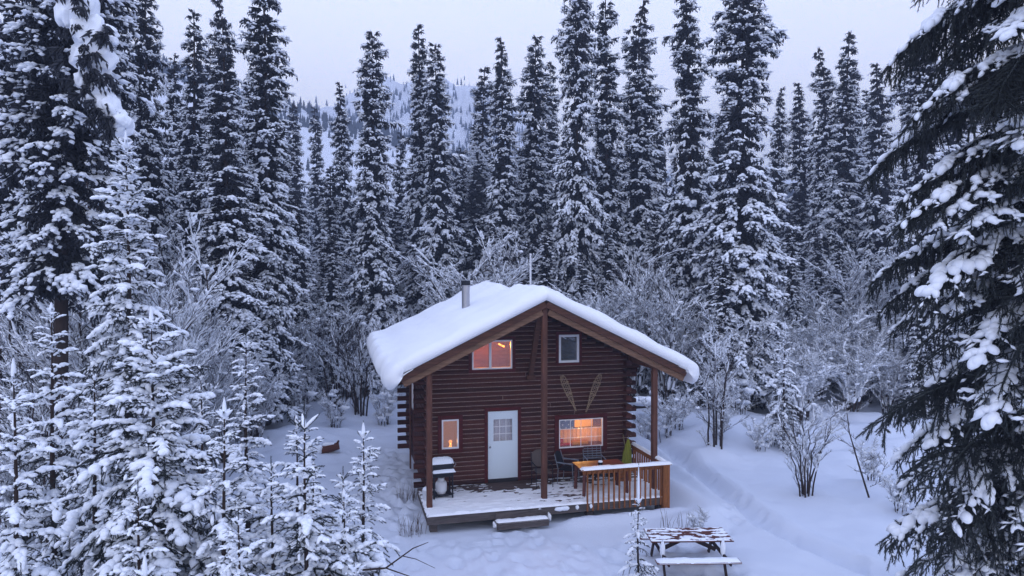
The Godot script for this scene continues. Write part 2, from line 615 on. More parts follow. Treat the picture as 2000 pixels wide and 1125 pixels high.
func far_ridge(called: String, radius: float, depth: float, crest: Array, rough: float, sd: int) -> Callable:
	# crest: [sideways over forward, rise over forward]; the slope climbs from the valley floor to the crest and falls off behind it
	var rise := func(t: float, r: float) -> float:
		var top: float = lerp_list(crest, t) * radius
		var k := clampf((r - (radius - depth)) / depth, 0.0, 1.6)
		var e := k if k <= 1.0 else maxf(0.0, 1.0 - (k - 1.0) * 1.2)
		var x := t * r
		var bump := n1.get_noise_2d(x * 0.03 + sd, r * 0.03) * rough + n2.get_noise_2d(x * 0.15 + sd, r * 0.15) * rough * 0.25
		return maxf(-2.0, 1.5 + top * pow(e, 0.9) + bump * minf(e * 2.0, 1.0))
	var nx := 130
	var nz := 34
	var pts := PackedVector3Array()
	for j in nz + 1:
		var r := radius - depth + depth * 1.5 * j / nz
		for i in nx + 1:
			var t: float = lerpf(-1.1, 1.1, i / float(nx))
			pts.append(Vector3(t * r, rise.call(t, r), -r))
	var g := Geo.new()
	grid(g, pts, nx, nz, true)
	put(called, g, "hill_snow").set_meta("kind", "structure")
	return rise

func scatter_far(called: String, rise: Callable, radius: float, depth: float, count: int, height: float, m: String, sd: int, dense: Callable) -> void:
	var r := RandomNumberGenerator.new()
	r.seed = sd
	var xs := []
	while xs.size() < count:
		var t := r.randf_range(-0.75, 0.75)
		var k := r.randf_range(0.1, 1.12)
		if r.randf() > dense.call(t, k):
			continue
		var d := radius - depth + depth * k
		var h := height * r.randf_range(0.55, 1.2)
		xs.append(Transform3D(Basis(Vector3.UP, r.randf() * TAU) * Basis.from_scale(Vector3(h, h, h)), Vector3(t * d, rise.call(t, d) - 0.2, -d)))
	var mm := MultiMesh.new()
	mm.transform_format = MultiMesh.TRANSFORM_3D
	mm.mesh = cone_tree(false).mesh()
	mm.instance_count = xs.size()
	for k in xs.size():
		mm.set_instance_transform(k, xs[k])
	var o := MultiMeshInstance3D.new()
	o.name = called
	o.multimesh = mm
	o.material_override = M[m]
	add_child(o)
	o.set_meta("kind", "stuff")

func far_land() -> void:
	var hill := [[-1.1, 0.42], [-0.62, 0.37], [-0.54, 0.345], [-0.45, 0.315], [-0.33, 0.270], [-0.27, 0.250], [-0.225, 0.236], [-0.15, 0.222], [-0.10, 0.20], [0.0, 0.16], [0.2, 0.13], [0.5, 0.13], [1.1, 0.16]]
	var rise := far_ridge("hill", 260.0, 130.0, hill, 2.4, 50)
	scatter_far("hill_forest", rise, 260.0, 130.0, 7000, 3.8, "far_tree", 61, func(t: float, k: float) -> float:
		var edge := 0.80 + 0.05 * n1.get_noise_1d(t * 9.0)
		if k > edge:
			return 0.95
		return 0.012 if t < -0.12 and k > 0.35 else 0.5)
	tag($hill_forest, "dark conifer belt along the crest of the left hill", "forest")
	var peak := [[-1.1, 0.16], [-0.4, 0.20], [-0.28, 0.255], [-0.21, 0.283], [-0.185, 0.288], [-0.155, 0.295], [-0.125, 0.283], [-0.085, 0.298], [-0.06, 0.285], [-0.03, 0.268], [0.0, 0.25], [0.05, 0.21], [0.1, 0.165], [0.3, 0.14], [1.1, 0.15]]
	var rise2 := far_ridge("mountain", 460.0, 190.0, peak, 17.0, 80)
	scatter_far("mountain_forest", rise2, 460.0, 190.0, 9000, 4.5, "far_tree", 62, func(t: float, k: float) -> float:
		var d := n1.get_noise_2d(t * 22.0, k * 6.0) * 0.5 + 0.5
		return clampf((d - 0.38) * 1.6, 0.02, 0.8) * (1.0 if k < 0.85 else 0.55))
	tag($mountain_forest, "scattered conifers on the snowy mountain behind", "forest")

# ---------------------------------------------------------------- the cabin
const COURSE := 0.136

func log_piece(a: float, b: float) -> Geo:       # a log along X from a to b; outer face towards +Z
	var g := Geo.new()
	var prof := [Vector2(0.0, -0.14), Vector2(0.0, 0.0), Vector2(0.018, 0.032), Vector2(0.045, 0.047), Vector2(0.091, 0.047), Vector2(0.118, 0.032), Vector2(0.136, 0.0), Vector2(0.136, -0.14)]
	var mid := Vector3(0, 0.068, -0.05)
	for k in prof.size():
		var p: Vector2 = prof[k]
		var q: Vector2 = prof[(k + 1) % prof.size()]
		var m := (p + q) * 0.5
		g.quad(Vector3(a, p.x, p.y), Vector3(b, p.x, p.y), Vector3(b, q.x, q.y), Vector3(a, q.x, q.y), Vector3(0, m.x, m.y) - mid)
	for e in [a, b]:
		for k in range(1, prof.size() - 1):
			g.flat(Vector3(e, prof[0].x, prof[0].y), Vector3(e, prof[k].x, prof[k].y), Vector3(e, prof[k + 1].x, prof[k + 1].y), Vector3(1.0 if e == b else -1.0, 0, 0))
	return g

func roof_y(u: float) -> float:
	return RY - SLOPE * absf(u - RU)

func window(cab: Node3D, at: Transform3D, w: float, h: float, nx: int, ny: int, trim: float, frame := 0.045, mull := -1.0) -> MeshInstance3D:
	# at: middle of the opening in the plane of the wall; +Z outwards
	var g := Geo.new()
	for s in [-1.0, 1.0]:
		bx(g, at * Transform3D(Basis(), Vector3(s * (w - frame) * 0.5, 0, 0.045)), Vector3(frame, h, 0.06), 0.006)
		bx(g, at * Transform3D(Basis(), Vector3(0, s * (h - frame) * 0.5, 0.045)), Vector3(w - 2 * frame, frame, 0.06), 0.006)
	if mull > -0.9:
		bx(g, at * Transform3D(Basis(), Vector3(mull * w, 0, 0.048)), Vector3(0.075, h - 2 * frame, 0.06), 0.006)
	var o := put("window", g, "white_paint", cab)
	g = Geo.new()
	bx(g, at * Transform3D(Basis(), Vector3(0, 0, 0.028)), Vector3(w - frame, h - frame, 0.004))
	put("pane", g, "glass", o)
	for k in range(1, nx):
		g = Geo.new()
		bx(g, at * Transform3D(Basis(), Vector3((float(k) / nx - 0.5) * (w - 2 * frame), 0, 0.04)), Vector3(0.016, h - 2 * frame, 0.014))
		put("muntin", g, "white_paint", o)
	for k in range(1, ny):
		g = Geo.new()
		bx(g, at * Transform3D(Basis(), Vector3(0, (float(k) / ny - 0.5) * (h - 2 * frame), 0.041)), Vector3(w - 2 * frame, 0.016, 0.014))
		put("muntin", g, "white_paint", o)
	if trim > 0.0:
		for s in [-1.0, 1.0]:
			g = Geo.new()
			bx(g, at * Transform3D(Basis(), Vector3(s * (w + trim) * 0.5, 0, 0.052)), Vector3(trim - 0.004, h + 2 * trim, 0.05), 0.004)
			put("trim_board", g, "trim", o)
			g = Geo.new()
			bx(g, at * Transform3D(Basis(), Vector3(0, s * (h + trim) * 0.5, 0.05)), Vector3(w - 0.004, trim - 0.004, 0.05), 0.004)
			put("trim_board", g, "trim", o)
	return o

func cabin() -> void:
	var cab := thing("log_cabin", "brown log cabin with lit windows under a thick roof of snow", "cabin", cab_x.origin, TURN)
	var r := RandomNumberGenerator.new()
	r.seed = 31
	var ul := -1.86
	var ur := 4.44
	# openings: u0, u1, y0, y1
	var open := [[-0.02, 0.94, 0.0, 2.16], [-1.40, -0.86, 1.06, 1.98], [2.16, 3.66, 0.86, 1.80], [-0.50, 0.76, 3.36, 4.27], [2.18, 2.86, 3.48, 4.38]]
	# front wall
	var chink := Geo.new()
	var logs := []
	for k in 38:
		var y := k * COURSE
		var gable := (roof_y(RU) - 0.20 - y - COURSE) / SLOPE
		if gable < 0.1:
			continue
		var a := maxf(ul, RU - gable)
		var b := minf(ur, RU + gable)
		var through := k % 2 == 0
		if through and a == ul:
			a = ul - 0.32
		if through and b == ur:
			b = ur + 0.30 + r.randf_range(-0.02, 0.02)
		if y > 3.05 and b >= ur:
			b = ur + [0.34, 0.42, 0.56, 0.7, 0.82, 0.9][clampi(int((y - 3.05) / COURSE), 0, 5)]
		if y > 3.05 and a <= ul and b >= ur:
			a = ul - 0.34
		var cuts := [[a, b]]
		for o in open:
			if y + COURSE * 0.5 < o[2] or y + COURSE * 0.5 > o[3]:
				continue
			var left := []
			for c in cuts:
				if o[0] > c[0] and o[0] < c[1]:
					left.append([c[0], o[0]])
				if o[1] > c[0] and o[1] < c[1]:
					left.append([o[1], c[1]])
				if o[1] <= c[0] or o[0] >= c[1]:
					left.append(c)
			cuts = left
		var parts := []
		for c in cuts:       # some long runs are butted from two logs
			if c[1] - c[0] > 2.2 and r.randf() < 0.55:
				var m: float = r.randf_range(c[0] + 0.7, c[1] - 0.7)
				parts.append([c[0], m - 0.004]); parts.append([m + 0.004, c[1]])
				box(chink, Vector3(m, y + 0.068, 0.044), Vector3(0.012, 0.10, 0.012))
			else:
				parts.append(c)
		for c in parts:
			logs.append([c[0], c[1], y])
		for c in cuts:
			var ca: float = maxf(c[0], ul)
			var cb: float = minf(c[1], ur)
			if cb - ca > 0.05 and k > 0:
				box(chink, Vector3((ca + cb) * 0.5, y + r.randf_range(-0.002, 0.002), 0.012), Vector3(cb - ca, 0.017, 0.034))
		if not through and y < 3.5:
			box(chink, Vector3(ur - 0.004, y + 0.068, 0.044), Vector3(0.012, 0.12, 0.014))
	var fw := put("front_wall", chink, "chink", cab)
	for l in logs:
		var piece := put("log", log_piece(l[0], l[1]), "log%d" % r.randi_range(0, 3), fw)
		piece.position = Vector3(0, l[2], r.randf_range(-0.004, 0.004))
	# side walls; their logs stick out at both corners in the other courses
	for side in [[ul, -1.0, "left_wall"], [ur, 1.0, "right_wall"]]:
		var cg := Geo.new()
		var depth := 5.6
		var list := []
		for k in 27:
			var y := k * COURSE
			var a := -0.30 if k % 2 == 1 else 0.15
			var spans := [[a, depth]]
			if side[1] < 0.0 and y > 1.75 and y < 2.62:
				spans = [[a, 2.45], [3.05, depth]]
			for sp in spans:
				list.append([sp[0], sp[1], y])
				box(cg, Vector3(side[0] + side[1] * 0.012, y, -(sp[0] + sp[1]) * 0.5), Vector3(0.02, 0.015, sp[1] - sp[0]))
		var wl := put(side[2], cg, "chink", cab)
		for l in list:
			var piece := put("log", log_piece(0.0, l[1] - l[0]), "log%d" % r.randi_range(0, 3), wl)
			if side[1] > 0.0:
				piece.transform = Transform3D(Basis(Vector3.UP, PI / 2), Vector3(side[0], l[2], -l[0]))
			else:
				piece.transform = Transform3D(Basis(Vector3.UP, -PI / 2), Vector3(side[0], l[2], -l[1]))
	# a cross wall behind, seen by the ends of its logs at the left
	for k in range(2, 26, 2):
		var e := put("log_end", log_piece(-0.5, -0.01), "log%d" % (k % 4), $log_cabin/left_wall)
		e.position = Vector3(ul, k * COURSE, -3.55)
	# upright board and lit window on the left side
	var g := Geo.new()
	box(g, P(ul - 0.10, 1.45, 3.30), Vector3(0.05, 3.6, 0.14), 0.006)
	put("corner_board", g, "post", cab)
	window(cab, Transform3D(Basis(Vector3.UP, -PI / 2), P(ul, 2.18, 2.75)), 0.6, 0.85, 1, 1, 0.09)
	# inside lining: back wall, floors, ceiling
	g = Geo.new()
	box(g, P(1.29, 1.7, 5.62), Vector3(6.2, 3.6, 0.1))
	g.quad(P(-1.6, 3.5, 5.58), P(4.1, 3.5, 5.58), P(RU + 0.05, 4.95, 5.58), P(RU - 0.05, 4.95, 5.58), Vector3.BACK)
	box(g, P(1.29, -0.06, 2.8), Vector3(6.1, 0.12, 5.5))
	put("rear_wall", g, "inner_wood", cab)
	g = Geo.new()
	box(g, P(1.29, 2.62, 2.85), Vector3(6.0, 0.16, 5.35))
	put("upper_floor", g, "inner_wood", cab)
	g = Geo.new()
	box(g, P(1.29, 1.28, 2.6), Vector3(6.0, 2.5, 0.08))
	box(g, P(1.35, 1.28, 1.4), Vector3(0.08, 2.5, 2.3))
	put("inner_wall", g, "plaster", cab)
	g = Geo.new()
	g.quad(P(-1.7, 2.72, 2.9), P(4.3, 2.72, 2.9), P(4.3, 3.55, 2.9), P(-1.7, 3.55, 2.9), Vector3.BACK)
	g.quad(P(-1.7, 3.55, 2.9), P(4.2, 3.55, 2.9), P(RU + 0.05, 4.95, 2.9), P(RU - 0.05, 4.95, 2.9), Vector3.BACK)
	box(g, P(1.5, 3.75, 1.5), Vector3(0.08, 2.05, 2.6))
	for s in [-1.0, 1.0]:
		bar(g, P(RU + s * 0.02, roof_y(RU) - 0.36, 1.2), P(RU + s * 2.9, roof_y(RU + s * 2.9) - 0.36, 1.2), 0.12, 0.1)
		bar(g, P(RU + s * 0.02, roof_y(RU) - 0.36, 2.1), P(RU + s * 2.9, roof_y(RU + s * 2.9) - 0.36, 2.1), 0.12, 0.1)
	put("loft_wall", g, "inner_red", cab)
	# windows and door
	window(cab, Transform3D(Basis(), P(-1.126, 1.522, 0)), 0.50, 0.86, 1, 1, 0.12)
	window(cab, Transform3D(Basis(), P(2.915, 1.333, 0)), 1.42, 0.875, 4, 3, 0.14, 0.03)
	window(cab, Transform3D(Basis(), P(0.129, 3.815, 0)), 1.22, 0.86, 1, 1, 0.10, 0.05, -0.05)
	window(cab, Transform3D(Basis(), P(2.518, 3.932, 0)), 0.65, 0.85, 1, 1, 0.09, 0.07)
	g = Geo.new()      # door leaf with a window of nine lights
	var du := 0.457
	box(g, P(du, 0.67, 0.0) + Vector3(0, 0, 0.02), Vector3(0.914, 1.12, 0.045), 0.003)
	box(g, P(du, 2.0, 0.0) + Vector3(0, 0, 0.02), Vector3(0.914, 0.24, 0.045), 0.003)
	for s in [-1.0, 1.0]:
		box(g, P(du + s * 0.372, 1.555, 0.0) + Vector3(0, 0, 0.02), Vector3(0.17, 0.65, 0.045), 0.003)
	var door := put("door", g, "door_paint", cab)
	g = Geo.new()
	box(g, P(du, 1.555, 0.0) + Vector3(0, 0, 0.012), Vector3(0.58, 0.66, 0.004))
	put("pane", g, "glass", door)
	for k in [1, 2]:
		g = Geo.new()
		box(g, P(du - 0.287 + 0.574 * k / 3.0, 1.555, 0.0) + Vector3(0, 0, 0.034), Vector3(0.02, 0.65, 0.012))
		put("muntin", g, "white_paint", door)
		g = Geo.new()
		box(g, P(du, 1.23 + 0.65 * k / 3.0, 0.0) + Vector3(0, 0, 0.035), Vector3(0.574, 0.02, 0.012))
		put("muntin", g, "white_paint", door)
	g = Geo.new()
	g.add(ball, Transform3D(Basis.from_scale(Vector3.ONE * 0.032), P(0.06, 1.07, 0.0) + Vector3(0, 0, 0.085)))
	bar(g, P(0.06, 1.07, 0.0) + Vector3(0, 0, 0.04), P(0.06, 1.07, 0.0) + Vector3(0, 0, 0.075), 0.02, 0.02)
	put("handle", g, "grey_metal", door)
	for s in [-1.0, 1.0]:
		g = Geo.new()
		box(g, P(du + s * 0.508, 1.13, 0.0) + Vector3(0, 0, 0.05), Vector3(0.098, 2.22, 0.05), 0.004)
		put("trim_board", g, "trim", door)
	g = Geo.new()
	box(g, P(du, 2.185, 0.0) + Vector3(0, 0, 0.05), Vector3(0.914, 0.11, 0.05), 0.004)
	put("trim_board", g, "trim", door)
	g = Geo.new()
	box(g, P(du, 0.05, 0.0) + Vector3(0, 0, 0.03), Vector3(0.92, 0.09, 0.10), 0.004)
	put("threshold", g, "shingle", door)
	roof(cab)
	inside(cab)

func roof(cab: Node3D) -> void:
	var g := Geo.new()
	for s in [[RL, -1.0], [RR, 1.0]]:
		var a := P(RU, RY - 0.035, (WF + WB) * 0.5)
		var b := P(s[0], roof_y(s[0]) - 0.035, (WF + WB) * 0.5)
		bx(g, Transform3D(along(b - a, 1.0, 1.0), (a + b) * 0.5), Vector3(a.distance_to(b), 0.05, WB - WF - 0.10), 0.0)
	var rf := put("roof", g, "soffit", cab)
	for s in [[RL, -1.0], [RR, 1.0]]:
		for w in [WF, WB]:
			put_bar(P(RU + s[1] * 0.012, RY - 0.085, w), P(s[0], roof_y(s[0]) - 0.085, w), 0.19, 0.045, "barge", "barge_board", rf)
		put_bar(P(RU + s[1] * 0.09, RY - 0.30, WF + 0.07), P(s[0] - s[1] * 0.05, roof_y(s[0] - s[1] * 0.05) - 0.26, WF + 0.07), 0.19, 0.06, "rafter", "rafter", rf)
		for k in range(1, 4):
			put_bar(P(RU + s[1] * 0.1, RY - 0.13, WF + 0.1 + k * 0.45), P(s[0] - s[1] * 0.1, roof_y(s[0] - s[1] * 0.1) - 0.13, WF + 0.1 + k * 0.45), 0.13, 0.05, "soffit", "rafter", rf)
		g = Geo.new()     # shingle edge: short pieces that step along the slope
		var n := 22
		for k in n:
			var u0 := lerpf(RU, s[0], k / float(n))
			var u1 := lerpf(RU, s[0], (k + 1.08) / float(n))
			bar(g, P(u0, roof_y(u0) + 0.012, WF + 0.05), P(u1, roof_y(u1) + 0.030, WF + 0.05), 0.022, 0.17, 0.0)
		put("shingle_edge", g, "shingle", rf)
		# eave beam from the wall to the porch post
		var pu: float = -1.95 if s[1] < 0.0 else 4.53
		put_bar(P(pu, roof_y(pu) - 0.30, WF + 0.12), P(pu, roof_y(pu) - 0.30, 0.2), 0.18, 0.14, "post", "eave_beam", rf)
		put_bar(P(s[0] - s[1] * 0.02, roof_y(s[0]) - 0.06, WF + 0.03), P(s[0] - s[1] * 0.02, roof_y(s[0]) - 0.06, WB - 0.03), 0.14, 0.03, "barge", "fascia_board", rf)
	put_bar(P(RU, RY - 0.33, WF + 0.16), P(RU, RY - 0.33, 0.3), 0.22, 0.14, "post", "ridge_beam", rf)
	# snow on the roof, bulging over the eaves
	var prof := []
	var e := RL
	var y := roof_y(RL)
	for p in [[0.30, -0.01], [0.05, -0.03], [-0.02, -0.13], [-0.10, -0.26], [-0.22, -0.33], [-0.35, -0.25], [-0.42, -0.06], [-0.38, 0.13], [-0.26, 0.31], [-0.06, 0.42]]:
		prof.append([e + p[0], p[1] + (roof_y(e + p[0]) - y if p[0] > 0.1 else 0.0) + y, -1.0, p[1] < 0.0])
	for k in range(1, 10):
		var u := lerpf(RL, RU, k / 10.0 + 0.02)
		prof.append([u, roof_y(u) + 0.44 + 0.03 * sin(k * 1.7), -1.0, false])
	for p in [[-0.42, 0.45], [-0.22, 0.44], [0.0, 0.41], [0.22, 0.44], [0.42, 0.45]]:
		prof.append([RU + p[0], roof_y(RU + p[0] * 1.0) + p[1] - 0.0, 0.0, false])
	for k in range(1, 10):
		var u := lerpf(RU, RR, k / 10.0 + 0.02)
		prof.append([u, roof_y(u) + 0.44 + 0.03 * sin(k * 2.1), 1.0, false])
	y = roof_y(RR)
	e = RR
	for p in [[0.06, 0.43], [0.22, 0.34], [0.35, 0.18], [0.38, -0.02], [0.35, -0.20], [0.27, -0.31], [0.16, -0.29], [0.07, -0.15], [0.0, -0.03], [-0.30, -0.01]]:
		prof.append([e + p[0], p[1] + (roof_y(e + p[0]) - y if p[0] < -0.1 else 0.0) + y, 1.0, p[1] < 0.0])
	# smooth it
	var fine := []
	for k in prof.size() - 1:
		for q in 3:
			var t := q / 3.0
			var a: Array = prof[maxi(k - 1, 0)]
			var b: Array = prof[k]
			var c: Array = prof[k + 1]
			var d: Array = prof[mini(k + 2, prof.size() - 1)]
			fine.append(Vector2(cubic_interpolate(b[0], c[0], a[0], d[0], t), cubic_interpolate(b[1], c[1], a[1], d[1], t)))
	fine.append(Vector2(prof[-1][0], prof[-1][1]))
	var ws := [[-1.97, 0.0], [-2.03, 0.06], [-2.08, 0.18], [-2.10, 0.34], [-2.09, 0.50], [-2.05, 0.66], [-1.97, 0.80], [-1.85, 0.90], [-1.68, 0.96], [-1.45, 0.99]]
	for k in range(0, 40):
		ws.append([-1.2 + k * 0.2, 1.0])
	for k in range(1, 11):
		ws.append([6.6 + k * 0.04, pow(maxf(1.0 - pow(k / 10.0, 2.4), 0.0), 0.45)])
	var pts := PackedVector3Array()
	for wk in ws:
		var ww: float = wk[0]
		var k: float = wk[1]
		for p in fine:
			var base := roof_y(clampf(p.x, RL, RR)) + 0.02
			var mid := smoothstep(0.9, 2.2, ww) * smoothstep(4.2, 3.0, ww)           # settled hollow amidships
			var near_ridge := smoothstep(2.4, 0.2, absf(p.x - RU))
			var kk := k * (1.0 - 0.55 * mid * near_ridge) * (1.0 + 0.12 * smoothstep(4.6, 6.0, ww) * near_ridge)
			kk *= 1.0 + 0.10 * n2.get_noise_2d(p.x * 0.5, ww * 0.5)
			var yy = base + (p.y - base) * kk
			var x = p.x
			if p.x < RL + 0.12:       # the left lip has crept further out towards the rear
				var lip := smoothstep(0.12, -0.3, p.x - RL)
				x -= lip * (0.16 * smoothstep(-1.6, 1.5, ww) + 0.10 * n2.get_noise_1d(ww * 0.9)) * k
				yy += lip * (0.10 * smoothstep(-1.0, 2.5, ww) - 0.10 * exp(-pow((ww + 1.4) / 0.7, 2.0)) + 0.07 * n2.get_noise_1d(ww * 1.3 + 7.0))
				x = lerpf(RL + 0.05, x, clampf(k * 1.1, 0, 1))
			elif p.x > RR - 0.1:
				var lip := smoothstep(-0.1, 0.2, p.x - RR)
				yy += lip * (-0.16 * exp(-pow((ww + 1.55) / 0.45, 2.0)) + 0.10 * smoothstep(-0.9, 1.0, ww))
				x += lip * (0.10 * exp(-pow((ww + 1.55) / 0.5, 2.0)) + 0.08 * n2.get_noise_1d(ww * 1.1 + 20.0))
				x = lerpf(RR - 0.03, x, clampf(k * 1.1, 0, 1))
			yy += (0.016 * n1.get_noise_2d(x * 2.0, ww * 2.0) + 0.05 * n2.get_noise_2d(x * 0.45 + 5.0, ww * 1.1)) * k
			pts.append(P(x, yy, ww))
	g = Geo.new()
	grid(g, pts, fine.size() - 1, ws.size() - 1, true)
	put("snow_blanket", g, "snow", rf)
	# stovepipe and mast
	g = Geo.new()
	var cy := roof_y(-0.15)
	lathe(g, P(-0.15, cy - 0.1, 2.8), [Vector2(0.0, 0.0), Vector2(0.135, 0.0), Vector2(0.135, 1.12), Vector2(0.12, 1.14)], 16)
	var pipe := put("stovepipe", g, "steel", cab)
	g = Geo.new()
	lathe(g, P(-0.15, cy - 0.1, 2.8), [Vector2(0.12, 1.12), Vector2(0.15, 1.13), Vector2(0.155, 1.26), Vector2(0.13, 1.28), Vector2(0.10, 1.27), Vector2(0.0, 1.2)], 16)
	put("cap", g, "black_metal", pipe)
	g = Geo.new()
	tube(g, [P(3.05, 4.3, 6.2), P(3.05, 6.95, 6.2)], [0.045, 0.04], 8)
	lump(g, P(3.05, 6.97, 6.2), Vector3(0.06, 0.05, 0.06))
	put("mast", g, "tank", cab)
	# posts and the slanting brace under the ridge
	for pu in [-1.95, 1.21, 4.53]:
		g = Geo.new()
		var top := roof_y(pu) - (0.39 if pu < 0.0 or pu > 4.0 else 0.44)
		if pu > 1.0 and pu < 2.0:
			top = RY - 0.18
		box(g, P(pu, top * 0.5 + 0.005, -1.75 if pu != 1.21 else -1.80), Vector3(0.15, top, 0.15), 0.012)
		put("porch_post", g, "post", cab)
	put_bar(P(1.14, RY - 0.42, -1.55), P(1.30, 3.16, 0.08 - 0.16), 0.15, 0.14, "barge", "brace", cab)
	g = Geo.new()
	box(g, P(1.30, 3.10, -0.10), Vector3(0.26, 0.16, 0.14), 0.01)
	put("brace_foot", g, "barge", cab)

func put_bar(a: Vector3, b: Vector3, thick: float, deep: float, m: String, called: String, parent: Node) -> MeshInstance3D:
	var g := Geo.new()
	bar(g, a, b, thick, deep, 0.006)
	return put(called, g, m, parent)

func lamp(called: String, at: Vector3, c: Color, e: float, size := 0.05) -> void:
	var l := OmniLight3D.new()
	l.name = called
	l.position = at
	l.light_color = c
	l.light_energy = e
	l.light_size = size
	l.omni_range = 9.0
	l.omni_attenuation = 2.0
	l.shadow_enabled = true
	add_child(l, true)

func inside(cab: Node3D) -> void:
	var warm := Color(1.0, 0.73, 0.40)
	# curtain behind the door lights, cafe curtain in the wide window
	var g := Geo.new()
	wavy(g, P(0.457, 1.2, 0.12), 0.7, 0.75, 0.012, 10)
	put("door_curtain", g, "sheer", cab)
	var t := thing("cafe_curtain", "pale pleated cafe curtain behind the wide lit window", "curtain", cw(2.915, 0, 0.62), TURN)
	g = Geo.new()
	wavy(g, Vector3(0, 0.72, 0), 1.9, 0.62, 0.03, 14)
	put("cloth", g, "curtain", t)
	g = Geo.new()
	tube(g, [Vector3(-0.98, 1.35, 0), Vector3(0.98, 1.35, 0)], [0.014, 0.014], 6)
	put("rod", g, "pole_wood", t)
	t = thing("starry_cloth", "blue cloth with white stars hanging at upper left in the wide window", "cloth", cw(2.50, 0, 0.16), TURN)
	g = Geo.new()
	wavy(g, Vector3(0, 1.42, 0), 0.56, 0.36, 0.006, 3)
	put("cloth", g, "blue_cloth", t)
	for s in [[-0.21, 1.68], [-0.02, 1.68], [0.17, 1.68], [-0.11, 1.56], [0.08, 1.56], [-0.20, 1.46], [0.0, 1.46], [0.2, 1.46]]:
		g = Geo.new()
		for k in 10:
			var a := TAU * k / 10.0 + PI / 2
			var b := TAU * (k + 1) / 10.0 + PI / 2
			var ra := 0.034 if k % 2 == 0 else 0.014
			var rb := 0.014 if k % 2 == 0 else 0.034
			g.flat(Vector3(s[0], s[1], 0.014), Vector3(s[0] + cos(a) * ra, s[1] + sin(a) * ra, 0.011), Vector3(s[0] + cos(b) * rb, s[1] + sin(b) * rb, 0.011), Vector3.BACK)
		put("star", g, "white_paint", t)
	t = thing("orange_cushion", "long orange cushion on the sill of the wide window", "cushion", cw(2.99, 0.895, 0.30), TURN)
	g = Geo.new()
	box(g, Vector3(0, 0.06, 0), Vector3(0.54, 0.12, 0.22), 0.03)
	put("cushion", g, "orange_cloth", t)
	t = thing("red_cushion", "red cushion standing at the left end of the lit window sill", "cushion", cw(2.34, 0.895, 0.30), TURN)
	g = Geo.new()
	g.add(ball, Transform3D(Basis.from_scale(Vector3(0.13, 0.13, 0.07)), Vector3(0, 0.13, 0)))
	box(g, Vector3(0.2, 0.02, 0), Vector3(0.5, 0.05, 0.18), 0.02)
	put("cushion", g, "red_cloth", t)
	g = Geo.new()
	box(g, P(2.915, 0.86, 0.36), Vector3(1.7, 0.05, 0.46))
	put("inner_sill", g, "inner_wood", cab)
	# lamps
	for l in [["table_lamp", 3.35, 1.62, 1.25, 4.6, "unseen lamp lighting the room behind the wide window"], ["table_lamp", -0.98, 1.08, 0.85, 1.0, "small glowing lamp low in the little window left of the door"]]:
		t = thing(l[0], l[5], "lamp", cw(l[1], l[2], l[3]), TURN)
		g = Geo.new()
		lathe(g, Vector3.ZERO, [Vector2(0.0, -0.16), Vector2(0.06, -0.16), Vector2(0.03, -0.11), Vector2(0.02, -0.06), Vector2(0.0, -0.06)], 10)
		put("base", g, "pole_wood", t)
		g = Geo.new()
		g.add(ball, Transform3D(Basis.from_scale(Vector3.ONE * 0.055), Vector3.ZERO))
		put("bulb", g, "lamp_glow", t)
		lamp("room_light", cw(l[1], l[2], l[3]), warm, l[4], 0.05)
	t = thing("loft_lamp", "orange lamp under the loft ceiling behind the double window", "lamp", cw(0.55, 4.02, 0.55), TURN)
	g = Geo.new()
	bx(g, Transform3D(Basis(Vector3.BACK, -0.45), Vector3.ZERO), Vector3(0.22, 0.05, 0.05), 0.01)
	put("tube_lamp", g, "lamp_glow", t)
	lamp("loft_light", cw(0.55, 4.02, 0.55), Color(1.0, 0.60, 0.22), 2.6, 0.05)
	lamp("loft_light", cw(0.2, 3.9, 2.0), Color(1.0, 0.55, 0.20), 1.6, 0.05)

func wavy(g: Geo, at: Vector3, w: float, h: float, amp: float, waves: int) -> void:
	var nx := waves * 8
	var pts := PackedVector3Array()
	for j in 5:
		for i in nx + 1:
			var a := i / float(nx)
			pts.append(at + Vector3((a - 0.5) * w, h * j / 4.0, amp * sin(a * TAU * waves + 0.6 * sin(a * 9.0)) * (1.0 - 0.1 * j)))
	grid(g, pts, nx, 4, true)

